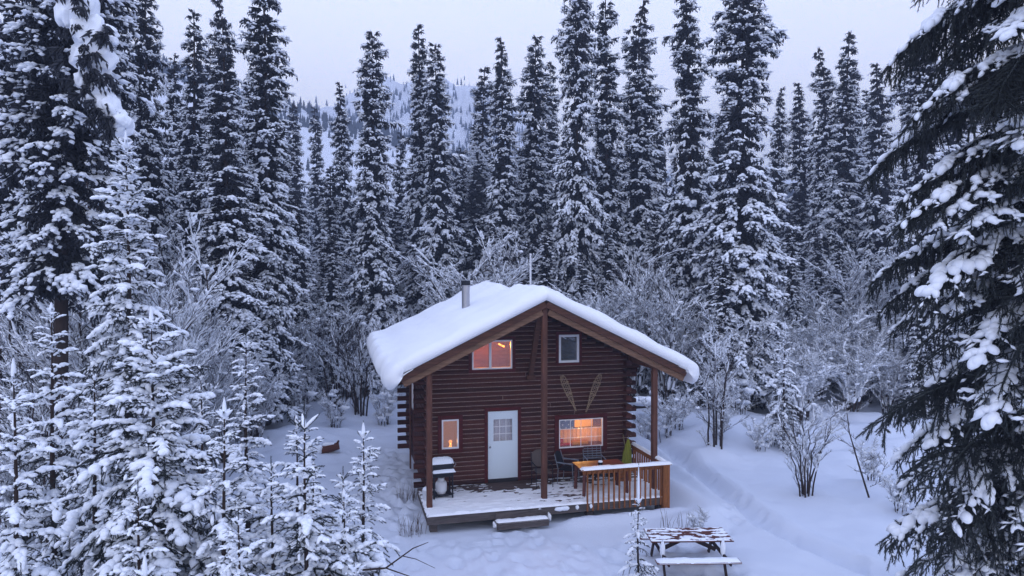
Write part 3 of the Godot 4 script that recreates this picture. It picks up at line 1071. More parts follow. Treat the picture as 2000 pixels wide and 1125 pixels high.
# ---------------------------------------------------------------- porch
func deck() -> void:
	var t := thing("porch_deck", "snow-dusted plank porch deck before the cabin wall", "deck", cab_x.origin, TURN)
	var g := Geo.new()
	var ua := -2.09
	var ub := 4.66
	for k in 17:
		g = Geo.new()
		var w := -0.10 - k * 0.139
		box(g, P((ua + ub) * 0.5 + 0.01 * sin(k * 2.0), -0.02, w), Vector3(ub - ua, 0.04, 0.128), 0.004)
		put("deck_board", g, "deck_wood", t)
	for s in [[ua, 0.62], [0.63, 2.42], [2.43, ub]]:
		put_bar(P(s[0], -0.125, -2.40), P(s[1], -0.125, -2.40), 0.20, 0.06, "grey_wood", "rim_beam", t)
	put_bar(P(ua + 0.03, -0.125, -2.36), P(ua + 0.03, -0.125, 0.0), 0.20, 0.05, "grey_wood", "rim_beam", t)
	put_bar(P(ub - 0.03, -0.125, -2.36), P(ub - 0.03, -0.125, 0.0), 0.20, 0.05, "grey_wood", "rim_beam", t)
	for u in [-1.9, 0.2, 2.4, 4.5]:
		g = Geo.new()
		box(g, P(u, -0.40, -2.15), Vector3(0.2, 0.38, 0.2), 0.01)
		put("foundation_block", g, "grey_wood", t)
	# dark crawl space
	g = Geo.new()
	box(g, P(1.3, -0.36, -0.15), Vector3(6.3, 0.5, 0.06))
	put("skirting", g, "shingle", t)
	# thin trampled snow: lies above the boards where it is left, dips below where it is worn away
	var nx := 150
	var nz := 60
	var pts := PackedVector3Array()
	var keep := PackedByteArray()
	for j in nz + 1:
		for i in nx + 1:
			var u := lerpf(ua - 0.01, ub + 0.01, i / float(nx))
			var w := lerpf(-2.45, -0.03, j / float(nz))
			var near_wall := smoothstep(-1.5, -0.1, w)
			var h := 0.022 + 0.026 * n1.get_noise_2d(u * 1.1, w * 4.0) + 0.02 * n1.get_noise_2d(u * 4.0 + 9.0, w * 7.0) - 0.030 * near_wall
			h -= 0.016 * exp(-pow((u - 0.5) / 0.6, 2.0) - pow((w + 0.3) / 0.8, 2.0))
			h -= 0.02 * exp(-pow((u - 1.7) / 0.8, 2.0) - pow((w + 1.7) / 0.5, 2.0))
			h += 0.03 * exp(-pow((w + 2.36) / 0.10, 2.0)) * (0.5 + n2.get_noise_1d(u * 3.0))
			if i == 0 or i == nx or j == 0 or j == nz:
				h = -0.01
			keep.append(1 if h > 0.0 else 0)
			pts.append(P(u, maxf(h, -0.012), w))
	g = Geo.new()
	grid(g, pts, nx, nz, true, keep)
	put("snow_layer", g, "snow", t)
	# clods left on the rim
	g = Geo.new()
	for s in [[1.45, 0.16], [1.62, 0.12], [1.95, 0.05], [2.35, 0.05], [0.9, 0.05]]:
		clod(g, P(s[0], -0.09, -2.44), Vector3(s[1], 0.06, 0.03), 0.4, 12)
	put("snow_clods", g, "snow_tree", t)
	# steps
	t = thing("wooden_steps", "low wooden step with snow on its tread at the porch edge", "steps", cw(0.36, -0.02, -2.44), TURN)
	g = Geo.new()
	box(g, Vector3(0, -0.11, 0.03), Vector3(1.36, 0.16, 0.045), 0.006)
	put("riser", g, "grey_wood", t)
	g = Geo.new()
	box(g, Vector3(0, -0.215, 0.17), Vector3(1.42, 0.04, 0.30), 0.006)
	put("tread", g, "grey_wood", t)
	g = Geo.new()
	box(g, Vector3(0, -0.305, 0.30), Vector3(1.40, 0.13, 0.045), 0.006)
	put("riser", g, "grey_wood", t)
	g = Geo.new()
	pillow(g, Transform3D(Basis(), Vector3(0, -0.195, 0.19)), 1.40, 0.24, 0.04, 0.6)
	clod(g, Vector3(0.74, -0.17, 0.22), Vector3(0.04, 0.09, 0.12), 0.6, 14)
	clod(g, Vector3(-0.75, -0.25, 0.24), Vector3(0.04, 0.07, 0.12), 0.6, 14)
	put("snow", g, "snow", t)
	# railing
	t = thing("porch_railing", "orange-brown wooden railing with a snow-topped rail at the porch corner", "railing", cab_x.origin, TURN)
	var rv := 4.50
	var wr := -2.44
	for k in 15:
		var u := 2.24 + k * (rv - 0.1 - 2.24) / 14.0
		g = Geo.new()
		box(g, P(u, 0.33, wr), Vector3(0.042, 1.10, 0.042), 0.004)
		put("baluster", g, "rail_wood", t)
	for k in 14:
		var w := lerpf(-2.22, -0.18, k / 13.0)
		g = Geo.new()
		box(g, P(rv + 0.10, 0.33, w), Vector3(0.042, 1.10, 0.042), 0.004)
		put("baluster", g, "rail_wood", t)
	g = Geo.new()
	box(g, P(rv + 0.04, 0.28, wr - 0.005), Vector3(0.20, 1.25, 0.16), 0.008)
	put("corner_post", g, "rail_wood", t)
	put_bar(P(2.12, 0.83, wr + 0.04), P(rv - 0.06, 0.83, wr + 0.04), 0.12, 0.04, "rail_wood_flat", "rail", t)
	put_bar(P(2.06, 0.912, wr), P(rv + 0.20, 0.912, wr), 0.04, 0.19, "rail_wood_flat", "rail_cap", t)
	put_bar(P(rv + 0.06, 0.83, -2.34), P(rv + 0.06, 0.83, -0.10), 0.12, 0.04, "rail_wood_flat", "rail", t)
	put_bar(P(rv + 0.10, 0.911, -2.335), P(rv + 0.10, 0.911, -0.08), 0.04, 0.16, "rail_wood_flat", "rail_cap", t)
	g = Geo.new()
	pillow(g, Transform3D(Basis(), P((2.06 + rv + 0.2) * 0.5, 0.93, wr)), rv + 0.2 - 2.06, 0.19, 0.055, 0.3)
	pillow(g, Transform3D(Basis(), P(rv + 0.10, 0.93, -1.2)), 0.15, 2.2, 0.045, 0.3)
	put("snow", g, "snow", t)

func legs(t: Node3D, spots: Array, size: float, m: String) -> void:
	for s in spots:
		var g := Geo.new()
		bar(g, s[0], s[1], size, size, 0.003)
		put("leg", g, m, t)

func porch_things() -> void:
	# gas barbecue
	var t := thing("barbecue", "black gas barbecue with snow on its lid, beside the left porch post", "barbecue", cw(-1.50, 0, -0.95), TURN + 0.05)
	var g := Geo.new()
	var pr := []
	for k in 9:
		var a := PI * k / 8.0
		pr.append(Vector2(cos(a) * 0.24, 0.80 + sin(a) * 0.24))
	for k in 8:
		var p: Vector2 = pr[k]
		var q: Vector2 = pr[k + 1]
		g.quad(Vector3(-0.28, p.y, p.x), Vector3(0.28, p.y, p.x), Vector3(0.28, q.y, q.x), Vector3(-0.28, q.y, q.x), Vector3(0, (p.y + q.y) * 0.5 - 0.8, (p.x + q.x) * 0.5))
		for s in [-0.28, 0.28]:
			g.flat(Vector3(s, 0.80, 0), Vector3(s, p.y, p.x), Vector3(s, q.y, q.x), Vector3(s, 0, 0))
	put("lid", g, "black_metal", t)
	g = Geo.new()
	box(g, Vector3(0, 0.70, 0), Vector3(0.58, 0.19, 0.46), 0.02)
	put("firebox", g, "black_metal", t)
	g = Geo.new()
	tube(g, [Vector3(0.31, 0.86, 0.14), Vector3(0.37, 0.92, 0.14), Vector3(0.37, 0.92, -0.1), Vector3(0.31, 0.86, -0.1)], [0.012, 0.012, 0.012, 0.012], 6)
	put("handle", g, "steel", t)
	g = Geo.new()
	box(g, Vector3(0, 0.775, 0.30), Vector3(0.60, 0.025, 0.16), 0.005)
	put("front_shelf", g, "black_metal", t)
	g = Geo.new()
	pillow(g, Transform3D(Basis(), Vector3(0, 0.785, 0.31)), 0.60, 0.15, 0.06, 0.3, 0.03)
	var pts := PackedVector3Array()
	for j in 9:
		for i in 15:
			var b := -0.30 + 0.60 * i / 14.0
			var a := deg_to_rad(40.0 + 105.0 * j / 8.0)
			var ed := minf(1.0, minf(minf(i, 14 - i) / 3.0, minf(j, 8 - j) / 2.0))
			var rr := 0.235 + 0.075 * sqrt(ed) * (1.0 + 0.3 * n1.get_noise_2d(b * 6.0, a * 3.0))
			pts.append(Vector3(b, 0.80 + sin(a) * rr, cos(a) * rr))
	grid(g, pts, 14, 8, true)
	put("snow", g, "snow_tree", t)
	legs(t, [[Vector3(-0.26, 0, 0.2), Vector3(-0.26, 0.65, 0.2)], [Vector3(0.26, 0, 0.2), Vector3(0.26, 0.65, 0.2)], [Vector3(-0.26, 0, -0.2), Vector3(-0.26, 0.65, -0.2)], [Vector3(0.26, 0, -0.2), Vector3(0.26, 0.65, -0.2)]], 0.035, "black_metal")
	g = Geo.new()
	for z in [-0.2, 0.2]:
		bar(g, Vector3(-0.26, 0.10, z), Vector3(0.26, 0.10, z), 0.03, 0.03)
	box(g, Vector3(0, 0.115, 0), Vector3(0.5, 0.015, 0.38))
	put("lower_shelf", g, "black_metal", t)
	t = thing("gas_cylinder", "white gas cylinder standing under the barbecue", "gas cylinder", cw(-1.53, 0.125, -1.0), TURN)
	g = Geo.new()
	lathe(g, Vector3.ZERO, [Vector2(0, 0), Vector2(0.12, 0.0), Vector2(0.12, 0.03), Vector2(0.155, 0.06), Vector2(0.16, 0.26), Vector2(0.13, 0.33), Vector2(0.06, 0.35), Vector2(0.0, 0.35)], 18)
	put("tank", g, "tank", t)
	g = Geo.new()
	lathe(g, Vector3.ZERO, [Vector2(0.09, 0.33), Vector2(0.09, 0.43), Vector2(0.08, 0.43), Vector2(0.08, 0.33)], 14)
	put("collar", g, "tank", t)
	t = thing("snow_bucket", "pale bucket heaped with snow behind the left porch post", "bucket", cw(-1.93, 0.0, -1.15), TURN)
	g = Geo.new()
	lathe(g, Vector3.ZERO, [Vector2(0, 0), Vector2(0.12, 0), Vector2(0.15, 0.3), Vector2(0.14, 0.3), Vector2(0.13, 0.2)], 16)
	put("pail", g, "tank", t)
	g = Geo.new()
	clod(g, Vector3(0, 0.30, 0), Vector3(0.14, 0.07, 0.14), 0.2, 14)
	put("snow", g, "snow_tree", t)
	# tall sling chair beside the middle post
	t = thing("sling_chair", "brown mesh-backed patio chair behind the middle porch post", "chair", cw(1.49, 0, -0.68), TURN)
	chair_frame(t, 0.50, 0.44, 0.98, "sling", "black_metal", false)
	t = thing("dark_chair", "black-backed chair at the left end of the red table", "chair", cw(2.32, 0, -0.62), TURN + 0.9)
	chair_frame(t, 0.52, 0.44, 0.92, "dark_cloth", "grey_metal", false)
	t = thing("folding_chair", "grey slatted metal chair between the red table and the wall", "chair", cw(3.22, 0, -0.42), TURN - 0.1)
	chair_frame(t, 0.56, 0.44, 0.94, "grey_metal", "grey_metal", true)
	# red table
	t = thing("porch_table", "red wooden table behind the porch railing", "table", cw(2.98, 0, -1.55), TURN)
	for k in 6:
		g = Geo.new()
		box(g, Vector3(0, 0.735, -0.40 + k * 0.157), Vector3(1.42, 0.03, 0.148), 0.005)
		put("table_slat", g, "red_wood", t)
	g = Geo.new()
	for z in [-0.34, 0.34]:
		bar(g, Vector3(-0.62, 0.675, z), Vector3(0.62, 0.675, z), 0.09, 0.03)
	for x in [-0.62, 0.62]:
		bar(g, Vector3(x, 0.675, -0.32), Vector3(x, 0.675, 0.32), 0.09, 0.03)
	put("apron", g, "red_wood", t)
	for x in [-0.62, 0.62]:
		for z in [-0.34, 0.34]:
			g = Geo.new()
			bar(g, Vector3(x, 0.72, z), Vector3(x * 1.04, 0.0, z * 1.04), 0.08, 0.08, 0.006)
			put("leg", g, "picnic_wood", t)
	var c := thing("candle_bowl", "small dark bowl with a candle and snow on the red table", "bowl", cw(2.93, 0.752, -1.62), TURN)
	g = Geo.new()
	lathe(g, Vector3.ZERO, [Vector2(0, 0.0), Vector2(0.05, 0.0), Vector2(0.075, 0.10), Vector2(0.065, 0.10), Vector2(0.05, 0.04)], 14)
	put("bowl", g, "dark_cloth", c)
	g = Geo.new()
	clod(g, Vector3(0, 0.11, 0), Vector3(0.07, 0.04, 0.07), 0.2, 12)
	put("snow", g, "snow_tree", c)
	c = thing("snowy_tray", "long flat tray covered in snow on the red table", "tray", cw(3.05, 0.752, -1.80), TURN + 0.1)
	g = Geo.new()
	box(g, Vector3(0, 0.01, 0), Vector3(0.62, 0.02, 0.17), 0.005)
	put("board", g, "pole_wood", c)
	g = Geo.new()
	pillow(g, Transform3D(Basis(), Vector3(-0.08, 0.02, 0)), 0.42, 0.15, 0.035, 0.4, 0.03)
	put("snow", g, "snow_tree", c)
	# folded umbrella leaning at the corner
	t = thing("folded_umbrella", "yellow-green folded umbrella leaning by the right cabin corner", "umbrella", cw(4.20, 0.0, -0.50), TURN)
	var lean := Basis(Vector3.FORWARD, 0.14) * Basis(Vector3.RIGHT, -0.16)
	g = Geo.new()
	var pts2 := PackedVector3Array()
	var hs := [[0.16, 0.06], [0.25, 0.125], [0.45, 0.135], [0.70, 0.115], [0.95, 0.075], [1.12, 0.03], [1.17, 0.008]]
	for h in hs:
		for k in 33:
			var a := TAU * k / 32.0
			var rr: float = h[1] * (1.0 + 0.28 * cos(a * 8.0 + h[0] * 2.0))
			pts2.append(lean * Vector3(cos(a) * rr, h[0], sin(a) * rr * 0.75))
	grid(g, pts2, 32, hs.size() - 1)
	put("canopy", g, "green_cloth", t)
	g = Geo.new()
	tube(g, [lean * Vector3(0.02, 0.0, 0), lean * Vector3(0, 1.24, 0)], [0.016, 0.012], 8)
	put("shaft", g, "pole_wood", t)
	t = thing("wooden_pole", "thin pale wooden pole leaning beside the folded umbrella", "pole", cw(4.37, 0.0, -0.42), TURN)
	g = Geo.new()
	tube(g, [Vector3(0, 0, 0), Vector3(-0.10, 1.22, -0.3)], [0.018, 0.016], 8)
	put("shaft", g, "pole_wood", t)
	t = thing("wooden_crate", "orange-brown wooden crate on the deck below the folded umbrella", "crate", cw(3.98, 0.0, -0.75), TURN)
	for k in 3:
		for z in [-0.16, 0.16]:
			g = Geo.new()
			box(g, Vector3(0, 0.05 + k * 0.105, z), Vector3(0.44, 0.09, 0.018), 0.003)
			put("slat", g, "rail_wood_flat", t)
		for x in [-0.21, 0.21]:
			g = Geo.new()
			box(g, Vector3(x, 0.05 + k * 0.105, 0), Vector3(0.018, 0.09, 0.298), 0.003)
			put("slat", g, "rail_wood_flat", t)
	g = Geo.new()
	box(g, Vector3(0, 0.015, 0), Vector3(0.40, 0.02, 0.29))
	put("bottom", g, "rail_wood_flat", t)
	# snowshoes on the wall
	for s in [["old wooden snowshoe on the log wall, its tail leaning right, the left of the pair", 2.27, 3.14, 2.74, 2.02, true], ["old wooden snowshoe on the log wall, its tail leaning left, the right of the pair", 3.53, 3.13, 3.06, 1.97, false]]:
		var mid := cw((s[1] + s[3]) * 0.5, (s[2] + s[4]) * 0.5, -0.085)
		t = thing("snowshoe", s[0], "snowshoe", mid, TURN, "pair of wooden snowshoes on the wall")
		var axis := Vector3(s[1] - s[3], s[2] - s[4], 0)
		var ln := axis.length()
		var ay := axis.normalized()
		var axx := Vector3(ay.y, -ay.x, 0)
		var q := func(x: float, y: float) -> Vector3: return axx * x + ay * (y * ln) + Vector3(0, 0, 0.02 * smoothstep(0.3, 0.5, y) + 0.0)
		var out := []
		var wd := [[-0.5, 0.01], [-0.30, 0.028], [-0.12, 0.066], [0.08, 0.095], [0.26, 0.10], [0.40, 0.08], [0.47, 0.045], [0.5, 0.0]]
		for k in wd.size():
			out.append(q.call(-wd[k][1], wd[k][0]))
		for k in range(wd.size() - 2, -1, -1):
			out.append(q.call(wd[k][1], wd[k][0]))
		g = Geo.new()
		var rad := []
		rad.resize(out.size())
		rad.fill(0.013)
		tube(g, out, rad, 6)
		put("frame", g, "snowshoe_wood", t)
		for cbar in [[0.27, 0.13], [-0.03, 0.105]]:
			put_bar(q.call(-cbar[1], cbar[0]), q.call(cbar[1], cbar[0]), 0.03, 0.015, "snowshoe_wood", "crossbar", t)
		g = Geo.new()
		for k in 13:
			var y := lerpf(-0.34, 0.45, k / 12.0)
			var hw: float = lerp_list(wd, y)
			for sg in [-1.0, 1.0]:
				var yy := clampf(y + 0.13 * sg, -0.45, 0.47)
				var h2: float = lerp_list(wd, yy)
				bar(g, q.call(-hw, y), q.call(h2, yy), 0.006, 0.004, 0.0)
		put("lacing", g, "snowshoe_mesh", t)

func chair_frame(t: Node3D, w: float, seat: float, top: float, cloth: String, frame: String, slats: bool) -> void:
	var g := Geo.new()
	if slats:
		for k in 5:
			bar(g, Vector3(-w * 0.46, seat, -0.2 + k * 0.1), Vector3(w * 0.46, seat, -0.2 + k * 0.1), 0.015, 0.07)
	else:
		box(g, Vector3(0, seat, 0.0), Vector3(w * 0.92, 0.03, 0.46), 0.01)
	put("seat", g, cloth, t)
	g = Geo.new()
	if slats:
		for k in 6:
			var y := lerpf(seat + 0.12, top - 0.02, k / 5.0)
			bar(g, Vector3(-w * 0.48, y, -0.24 - 0.14 * (y - seat)), Vector3(w * 0.48, y, -0.24 - 0.14 * (y - seat)), 0.022, 0.015)
		for k in 3:
			var x := (k - 1) * w * 0.25
			bar(g, Vector3(x, seat + 0.12, -0.255), Vector3(x, top - 0.02, -0.30), 0.014, 0.012)
	else:
		back_panel(g, w * 0.92, seat + 0.06, top)
	put("backrest", g, cloth, t)
	for s in [-1.0, 1.0]:
		var x: float = s * w * 0.5
		g = Geo.new()
		tube(g, [Vector3(x, 0, 0.24), Vector3(x, seat, 0.22), Vector3(x, seat + 0.2, 0.2)], [0.013, 0.013, 0.013], 6)
		put("leg", g, frame, t)
		g = Geo.new()
		tube(g, [Vector3(x, 0, -0.26), Vector3(x, seat, -0.23), Vector3(x, top - 0.03, -0.35)], [0.013, 0.013, 0.013], 6)
		put("leg", g, frame, t)
		g = Geo.new()
		tube(g, [Vector3(x, seat + 0.2, 0.23), Vector3(x, seat + 0.21, -0.27)], [0.018, 0.018], 6)
		put("armrest", g, frame, t)

func back_panel(g: Geo, w: float, y0: float, y1: float) -> void:
	var pts := PackedVector3Array()
	for j in 9:
		var k := j / 8.0
		var half := w * 0.5 * (1.0 - 0.22 * pow(maxf(0.0, (k - 0.7) / 0.3), 2.0))
		for i in 7:
			var a := 2.0 * i / 6.0 - 1.0
			pts.append(Vector3(a * half, lerpf(y0, y1 - 0.05 * a * a * k, k), -0.23 - 0.13 * k - 0.03 * (1.0 - a * a)))
	grid(g, pts, 6, 8, true)

# ---------------------------------------------------------------- yard
func yard_things() -> void:
	var t := thing("picnic_table", "weathered red picnic table with patches of snow, in the yard before the cabin", "picnic table", Vector3(4.02, gh(4.0, -15.5), -15.50), 0.03)
	var g := Geo.new()
	for k in 5:
		g = Geo.new()
		box(g, Vector3(0, 0.72, -0.32 + k * 0.160), Vector3(1.86, 0.038, 0.148), 0.005)
		put("table_plank", g, "picnic_wood", t)
	for z in [-0.70, 0.70]:
		g = Geo.new()
		box(g, Vector3(0.03 * signf(z), 0.40, z), Vector3(1.86, 0.038, 0.24), 0.006)
		put("bench_plank", g, "picnic_wood", t)
	for x in [-0.68, 0.68]:
		for s in [-1.0, 1.0]:
			put_bar(Vector3(x, 0.70, s * 0.26), Vector3(x, -0.02, s * 0.66), 0.09, 0.04, "picnic_frame", "leg", t)
		put_bar(Vector3(x + 0.045, 0.37, -0.80), Vector3(x + 0.045, 0.37, 0.80), 0.09, 0.04, "picnic_frame", "bench_bearer", t)
		put_bar(Vector3(x + 0.045, 0.66, -0.36), Vector3(x + 0.045, 0.66, 0.36), 0.08, 0.04, "picnic_frame", "table_bearer", t)
		put_bar(Vector3(x * 0.95, 0.38, 0.0), Vector3(0.0, 0.68, 0.0), 0.09, 0.04, "picnic_frame", "brace", t)
	g = Geo.new()
	var nx := 70
	var nz := 34
	var pts := PackedVector3Array()
	var keep := PackedByteArray()
	for j in nz + 1:
		for i in nx + 1:
			var x := lerpf(-0.93, 0.93, i / float(nx))
			var z := lerpf(-0.395, 0.395, j / float(nz))
			var h := 0.004 + 0.030 * n1.get_noise_2d(x * 2.4 + 3.0, z * 7.0) + 0.012 * n2.get_noise_2d(x * 9.0, z * 12.0) - 0.02 * exp(-pow((x - 0.05) / 0.3, 2.0) - pow((z + 0.05) / 0.14, 2.0)) + 0.012 * smoothstep(0.25, 0.39, z)
			h -= 0.012 * exp(-pow(fposmod(z + 0.08, 0.16) - 0.08, 2.0) / 0.0003)
			if i == 0 or j == 0 or i == nx or j == nz:
				h = -0.004
			keep.append(1 if h > 0.0 else 0)
			pts.append(Vector3(x, 0.739 + maxf(h, -0.006), z))
	grid(g, pts, nx, nz, false, keep)
	for z in [-0.70, 0.70]:
		pillow(g, Transform3D(Basis(), Vector3(0.03 * signf(z), 0.419, z)), 1.84, 0.23, 0.05, 0.5)
	for x in [-0.68, 0.68]:
		clod(g, Vector3(x, 0.56, 0.40), Vector3(0.06, 0.20, 0.06), 0.2, 12)
	put("snow", g, "snow_tree", t)
	# a fallen log half buried at the left
	t = thing("half_buried_log", "red-brown broken log sticking out of the snow left of the cabin", "log", Vector3(-6.75, gh(-6.75, -25.0), -25.0), 0.25)
	g = Geo.new()
	tube(g, [Vector3(-0.35, 0.02, 0), Vector3(0.0, 0.14, 0.02), Vector3(0.38, 0.20, 0.0)], [0.15, 0.16, 0.13], 9)
	tube(g, [Vector3(0.25, 0.16, 0.0), Vector3(0.36, 0.40, 0.03)], [0.06, 0.035], 7)
	put("wood", g, "dead_log", t)
	g = Geo.new()
	clod(g, Vector3(0.02, 0.27, -0.02), Vector3(0.26, 0.08, 0.14), 0.3, 14)
	clod(g, Vector3(-0.4, 0.1, 0), Vector3(0.25, 0.16, 0.25), 0.3, 14)
	put("snow", g, "snow_tree", t)
	t = thing("dark_log", "dark log end under a snow cushion, right of the cabin behind the porch post", "log", Vector3(5.75, gh(5.75, -30.6) + 0.45, -29.6), 0.1)
	g = Geo.new()
	tube(g, [Vector3(-0.5, 0.0, 0.1), Vector3(0.5, 0.04, 0.0)], [0.12, 0.11], 9)
	put("wood", g, "bark", t)
	g = Geo.new()
	clod(g, Vector3(0, 0.2, 0), Vector3(0.75, 0.20, 0.4), 0.2, 16)
	put("snow", g, "snow_tree", t)
	# dry stalks poking through by the picnic table
	var r := RandomNumberGenerator.new()
	r.seed = 91
	for s in [["dead grass stalks poking from the snow above the picnic table", 4.3, -17.4, 26, 0.8], ["tangle of dry stalks at the left front corner of the porch", -2.55, -17.35, 46, 0.55], ["dry stalks in the shade along the left log wall", -3.1, -20.0, 40, 0.5]]:
		g = Geo.new()
		for k in s[3]:
			var x = r.randf_range(-0.6, 0.6) * s[4]
			var z = r.randf_range(-0.5, 0.5) * s[4]
			var h := r.randf_range(0.2, 0.6)
			var b := Vector3(r.randf_range(-0.15, 0.15), 0, r.randf_range(-0.15, 0.15))
			tube(g, [Vector3(x, -0.05, z), Vector3(x, h * 0.6, z) + b * 0.4, Vector3(x, h, z) + b], [0.005, 0.004, 0.002], 3, false)
		var o := put("dry_stalks", g, "dry_grass")
		o.position = Vector3(s[1], gh(s[1], s[2]), s[2])
		tag(o, s[0], "dry grass")

# ---------------------------------------------------------------- forest in the middle distance
func mid_tuft(r: RandomNumberGenerator) -> Array:      # [needles, full snow, thin snow]: a drooping tuft, one unit long along +X
	var dark := Geo.new()
	var snow := Geo.new()
	var thin := Geo.new()
	var tips := []
	for k in 11:
		var a := TAU * k / 11.0 + r.randf_range(-0.3, 0.3)
		var open := r.randf_range(0.15, 0.75)
		var d := Vector3(1.0, sin(a) * open - 0.25, cos(a) * open * 1.25).normalized()
		var p := Vector3(r.randf_range(0.0, 0.35), 0, 0)
		var l := r.randf_range(0.45, 0.85)
		dark.add(spin, Transform3D(along(d, l, 0.085, 0.095), p))
		var q := p + d * l * r.randf_range(0.45, 0.95)
		var hd := Vector3(r.randf_range(0.0, 0.5), -1.0, r.randf_range(-0.4, 0.4)).normalized()
		dark.add(spin, Transform3D(along(hd, r.randf_range(0.2, 0.42), 0.065), q))
		if d.y > -0.45:
			tips.append([p, d, l])
	for t in tips:
		var p: Vector3 = t[0]
		var d: Vector3 = t[1]
		for j in 3:
			if r.randf() < 0.25:
				continue
			var q: Vector3 = p + d * t[2] * r.randf_range(0.2 + 0.25 * j, 0.5 + 0.25 * j) + Vector3(0, 0.05, 0)
			var s := r.randf_range(0.07, 0.15)
			var x := Transform3D(along(d + Vector3(0, r.randf_range(-0.2, 0.2), 0), s * r.randf_range(1.1, 2.1), s * 0.8, s), q)
			snow.add(dab, x)
			if r.randf() < 0.45:
				thin.add(dab, x)
	var c := r.randf_range(0.07, 0.14)
	snow.add(dab, Transform3D(along(Vector3(1, -0.25, r.randf_range(-0.3, 0.3)), c * 1.7, c * 0.75, c * 1.15), Vector3(r.randf_range(0.35, 0.7), 0.06, r.randf_range(-0.15, 0.15))))
	return [dark, snow, thin]

var mids := []
const PROFILES := [
	[[0.0, 0.20], [0.05, 0.52], [0.13, 0.50], [0.2, 0.78], [0.3, 0.74], [0.45, 0.98], [0.7, 1.2], [1.0, 1.25]],
	[[0.0, 0.10], [0.08, 0.40], [0.25, 0.62], [0.5, 0.84], [0.75, 1.0], [1.0, 1.05]],
	[[0.0, 0.05], [0.08, 0.40], [0.25, 0.82], [0.5, 1.15], [0.8, 1.45], [1.0, 1.5]],
	[[0.0, 0.40], [0.06, 0.82], [0.2, 1.02], [0.4, 1.18], [0.7, 1.5], [0.9, 1.7], [1.0, 1.6]],
	[[0.0, 0.04], [0.06, 0.30], [0.12, 0.72], [0.17, 0.54], [0.25, 0.92], [0.33, 0.78], [0.55, 1.0], [0.8, 1.25], [1.0, 1.3]],
	[[0.0, 0.10], [0.12, 0.52], [0.35, 0.9], [0.7, 1.25], [1.0, 1.3]],
]
const WIDTH := [1.25, 1.05, 1.5, 1.7, 1.3, 1.3]
const HIGH := 18.0

func spruce_meshes(kind: int, sd: int, white := 1.0, low := 0.8) -> Array:      # [trunk, crown, snow] of a spruce HIGH metres tall
	var r := RandomNumberGenerator.new()
	r.seed = sd
	var trunk := Geo.new()
	var crown := Geo.new()
	var snow := Geo.new()
	var bow := Vector3(r.randf_range(-0.25, 0.25), 0, r.randf_range(-0.25, 0.25))
	var stem := func(y: float) -> Vector3:
		var k := y / HIGH
		return Vector3(0, y, 0) + bow * sin(k * 3.0) * k + Vector3(0.3 * smoothstep(0.9, 1.0, k), 0, 0) * (1.0 if kind == 4 else 0.0)
	var pts := []
	var rad := []
	for k in 13:
		var y := HIGH * k / 12.0
		pts.append(stem.call(y - (0.6 if k == 0 else 0.0)))
		rad.append(lerpf(0.19, 0.018, pow(k / 12.0, 0.85)))
	tube(trunk, pts, rad, 7)
	var y := HIGH - 0.1
	var clump := FastNoiseLite.new()
	clump.seed = sd; clump.frequency = 0.55
	var turn := 0.0
	while y > low:
		var t := 1.0 - y / HIGH
		var big := 1.0 + 0.50 * clump.get_noise_1d(y)
		var rr := lerp_list(PROFILES[kind], t) * big
		var n := clampi(int(3.0 + rr * 3.4), 3, 8)
		turn += 1.1
		for k in n:
			if r.randf() < 0.06:
				continue
			var a := turn + TAU * k / n + r.randf_range(-0.35, 0.35)
			var lobe := clump.get_noise_3d(cos(a) * 2.2, y * 1.1, sin(a) * 2.2)
			var ln := rr * r.randf_range(0.78, 1.12) * (1.0 + 0.55 * lobe)
			var stick := kind == 0 and r.randf() < 0.02 and t < 0.4
			if stick:
				ln *= 1.9
			var pitch := lerpf(0.7, 0.1, smoothstep(0.0, 0.10, t)) - 0.6 * smoothstep(0.08, 0.6, t) + r.randf_range(-0.15, 0.15)
			if kind == 4 and t < 0.2:
				pitch = r.randf_range(-0.05, 0.2)
			var yy := y + r.randf_range(-0.14, 0.14)
			var dir := Vector3(cos(a) * cos(pitch), sin(pitch), sin(a) * cos(pitch))
			var side := Vector3(-sin(a), 0, cos(a))
			var size := clampf(0.30 + 0.17 * ln, 0.30, 0.56) * r.randf_range(0.85, 1.15)
			var count := 1 + int(ln / 0.34)
			var cover := smoothstep(-0.02, 0.30, t) * 0.30 + 0.98 + 0.8 * clump.get_noise_3d(cos(a) * 3.0 + 50.0, y * 1.6, sin(a) * 3.0)
			if kind == 5:
				cover += 0.35
			for c in count:
				var f := ln - size * 0.75 - c * 0.34
				if count > 2 and c == count - 1:
					f = ln * 0.12
				f = maxf(f, 0.0)
				var tip := 0.25 if c > 0 else r.randf_range(0.1, 0.55)
				var d := (dir - Vector3.UP * tip + side * r.randf_range(-0.55, 0.55)).normalized()
				var m: Array = mids[r.randi_range(0, mids.size() - 1)]
				var x := Transform3D(along(d, size, size, size) * Basis(Vector3.RIGHT, r.randf_range(-0.4, 0.4)), stem.call(yy) + dir * f + side * r.randf_range(-0.12, 0.12))
				crown.add(m[0], x)
				if f < ln * 0.25:
					continue
				if r.randf() < cover * white:
					snow.add(m[1], x)
					if r.randf() < 0.02:      # a heavy cushion
						clod(snow, x * Vector3(0.6, 0.02, 0), Vector3(0.20, 0.12, 0.18) * r.randf_range(0.7, 1.2), 0.7, 8, 3.0)
				else:
					snow.add(m[2], x)
		y -= lerpf(0.20, 0.29 if kind != 3 else 0.37, t) * (0.9 + 0.2 * r.randf())
	for k in 3:
		crown.add(spin, Transform3D(along(Vector3(0.15 * (k - 1), 1, 0.1), 0.5, 0.04), stem.call(HIGH - 0.35)))
	return [trunk.mesh(), crown.mesh(), snow.mesh()]

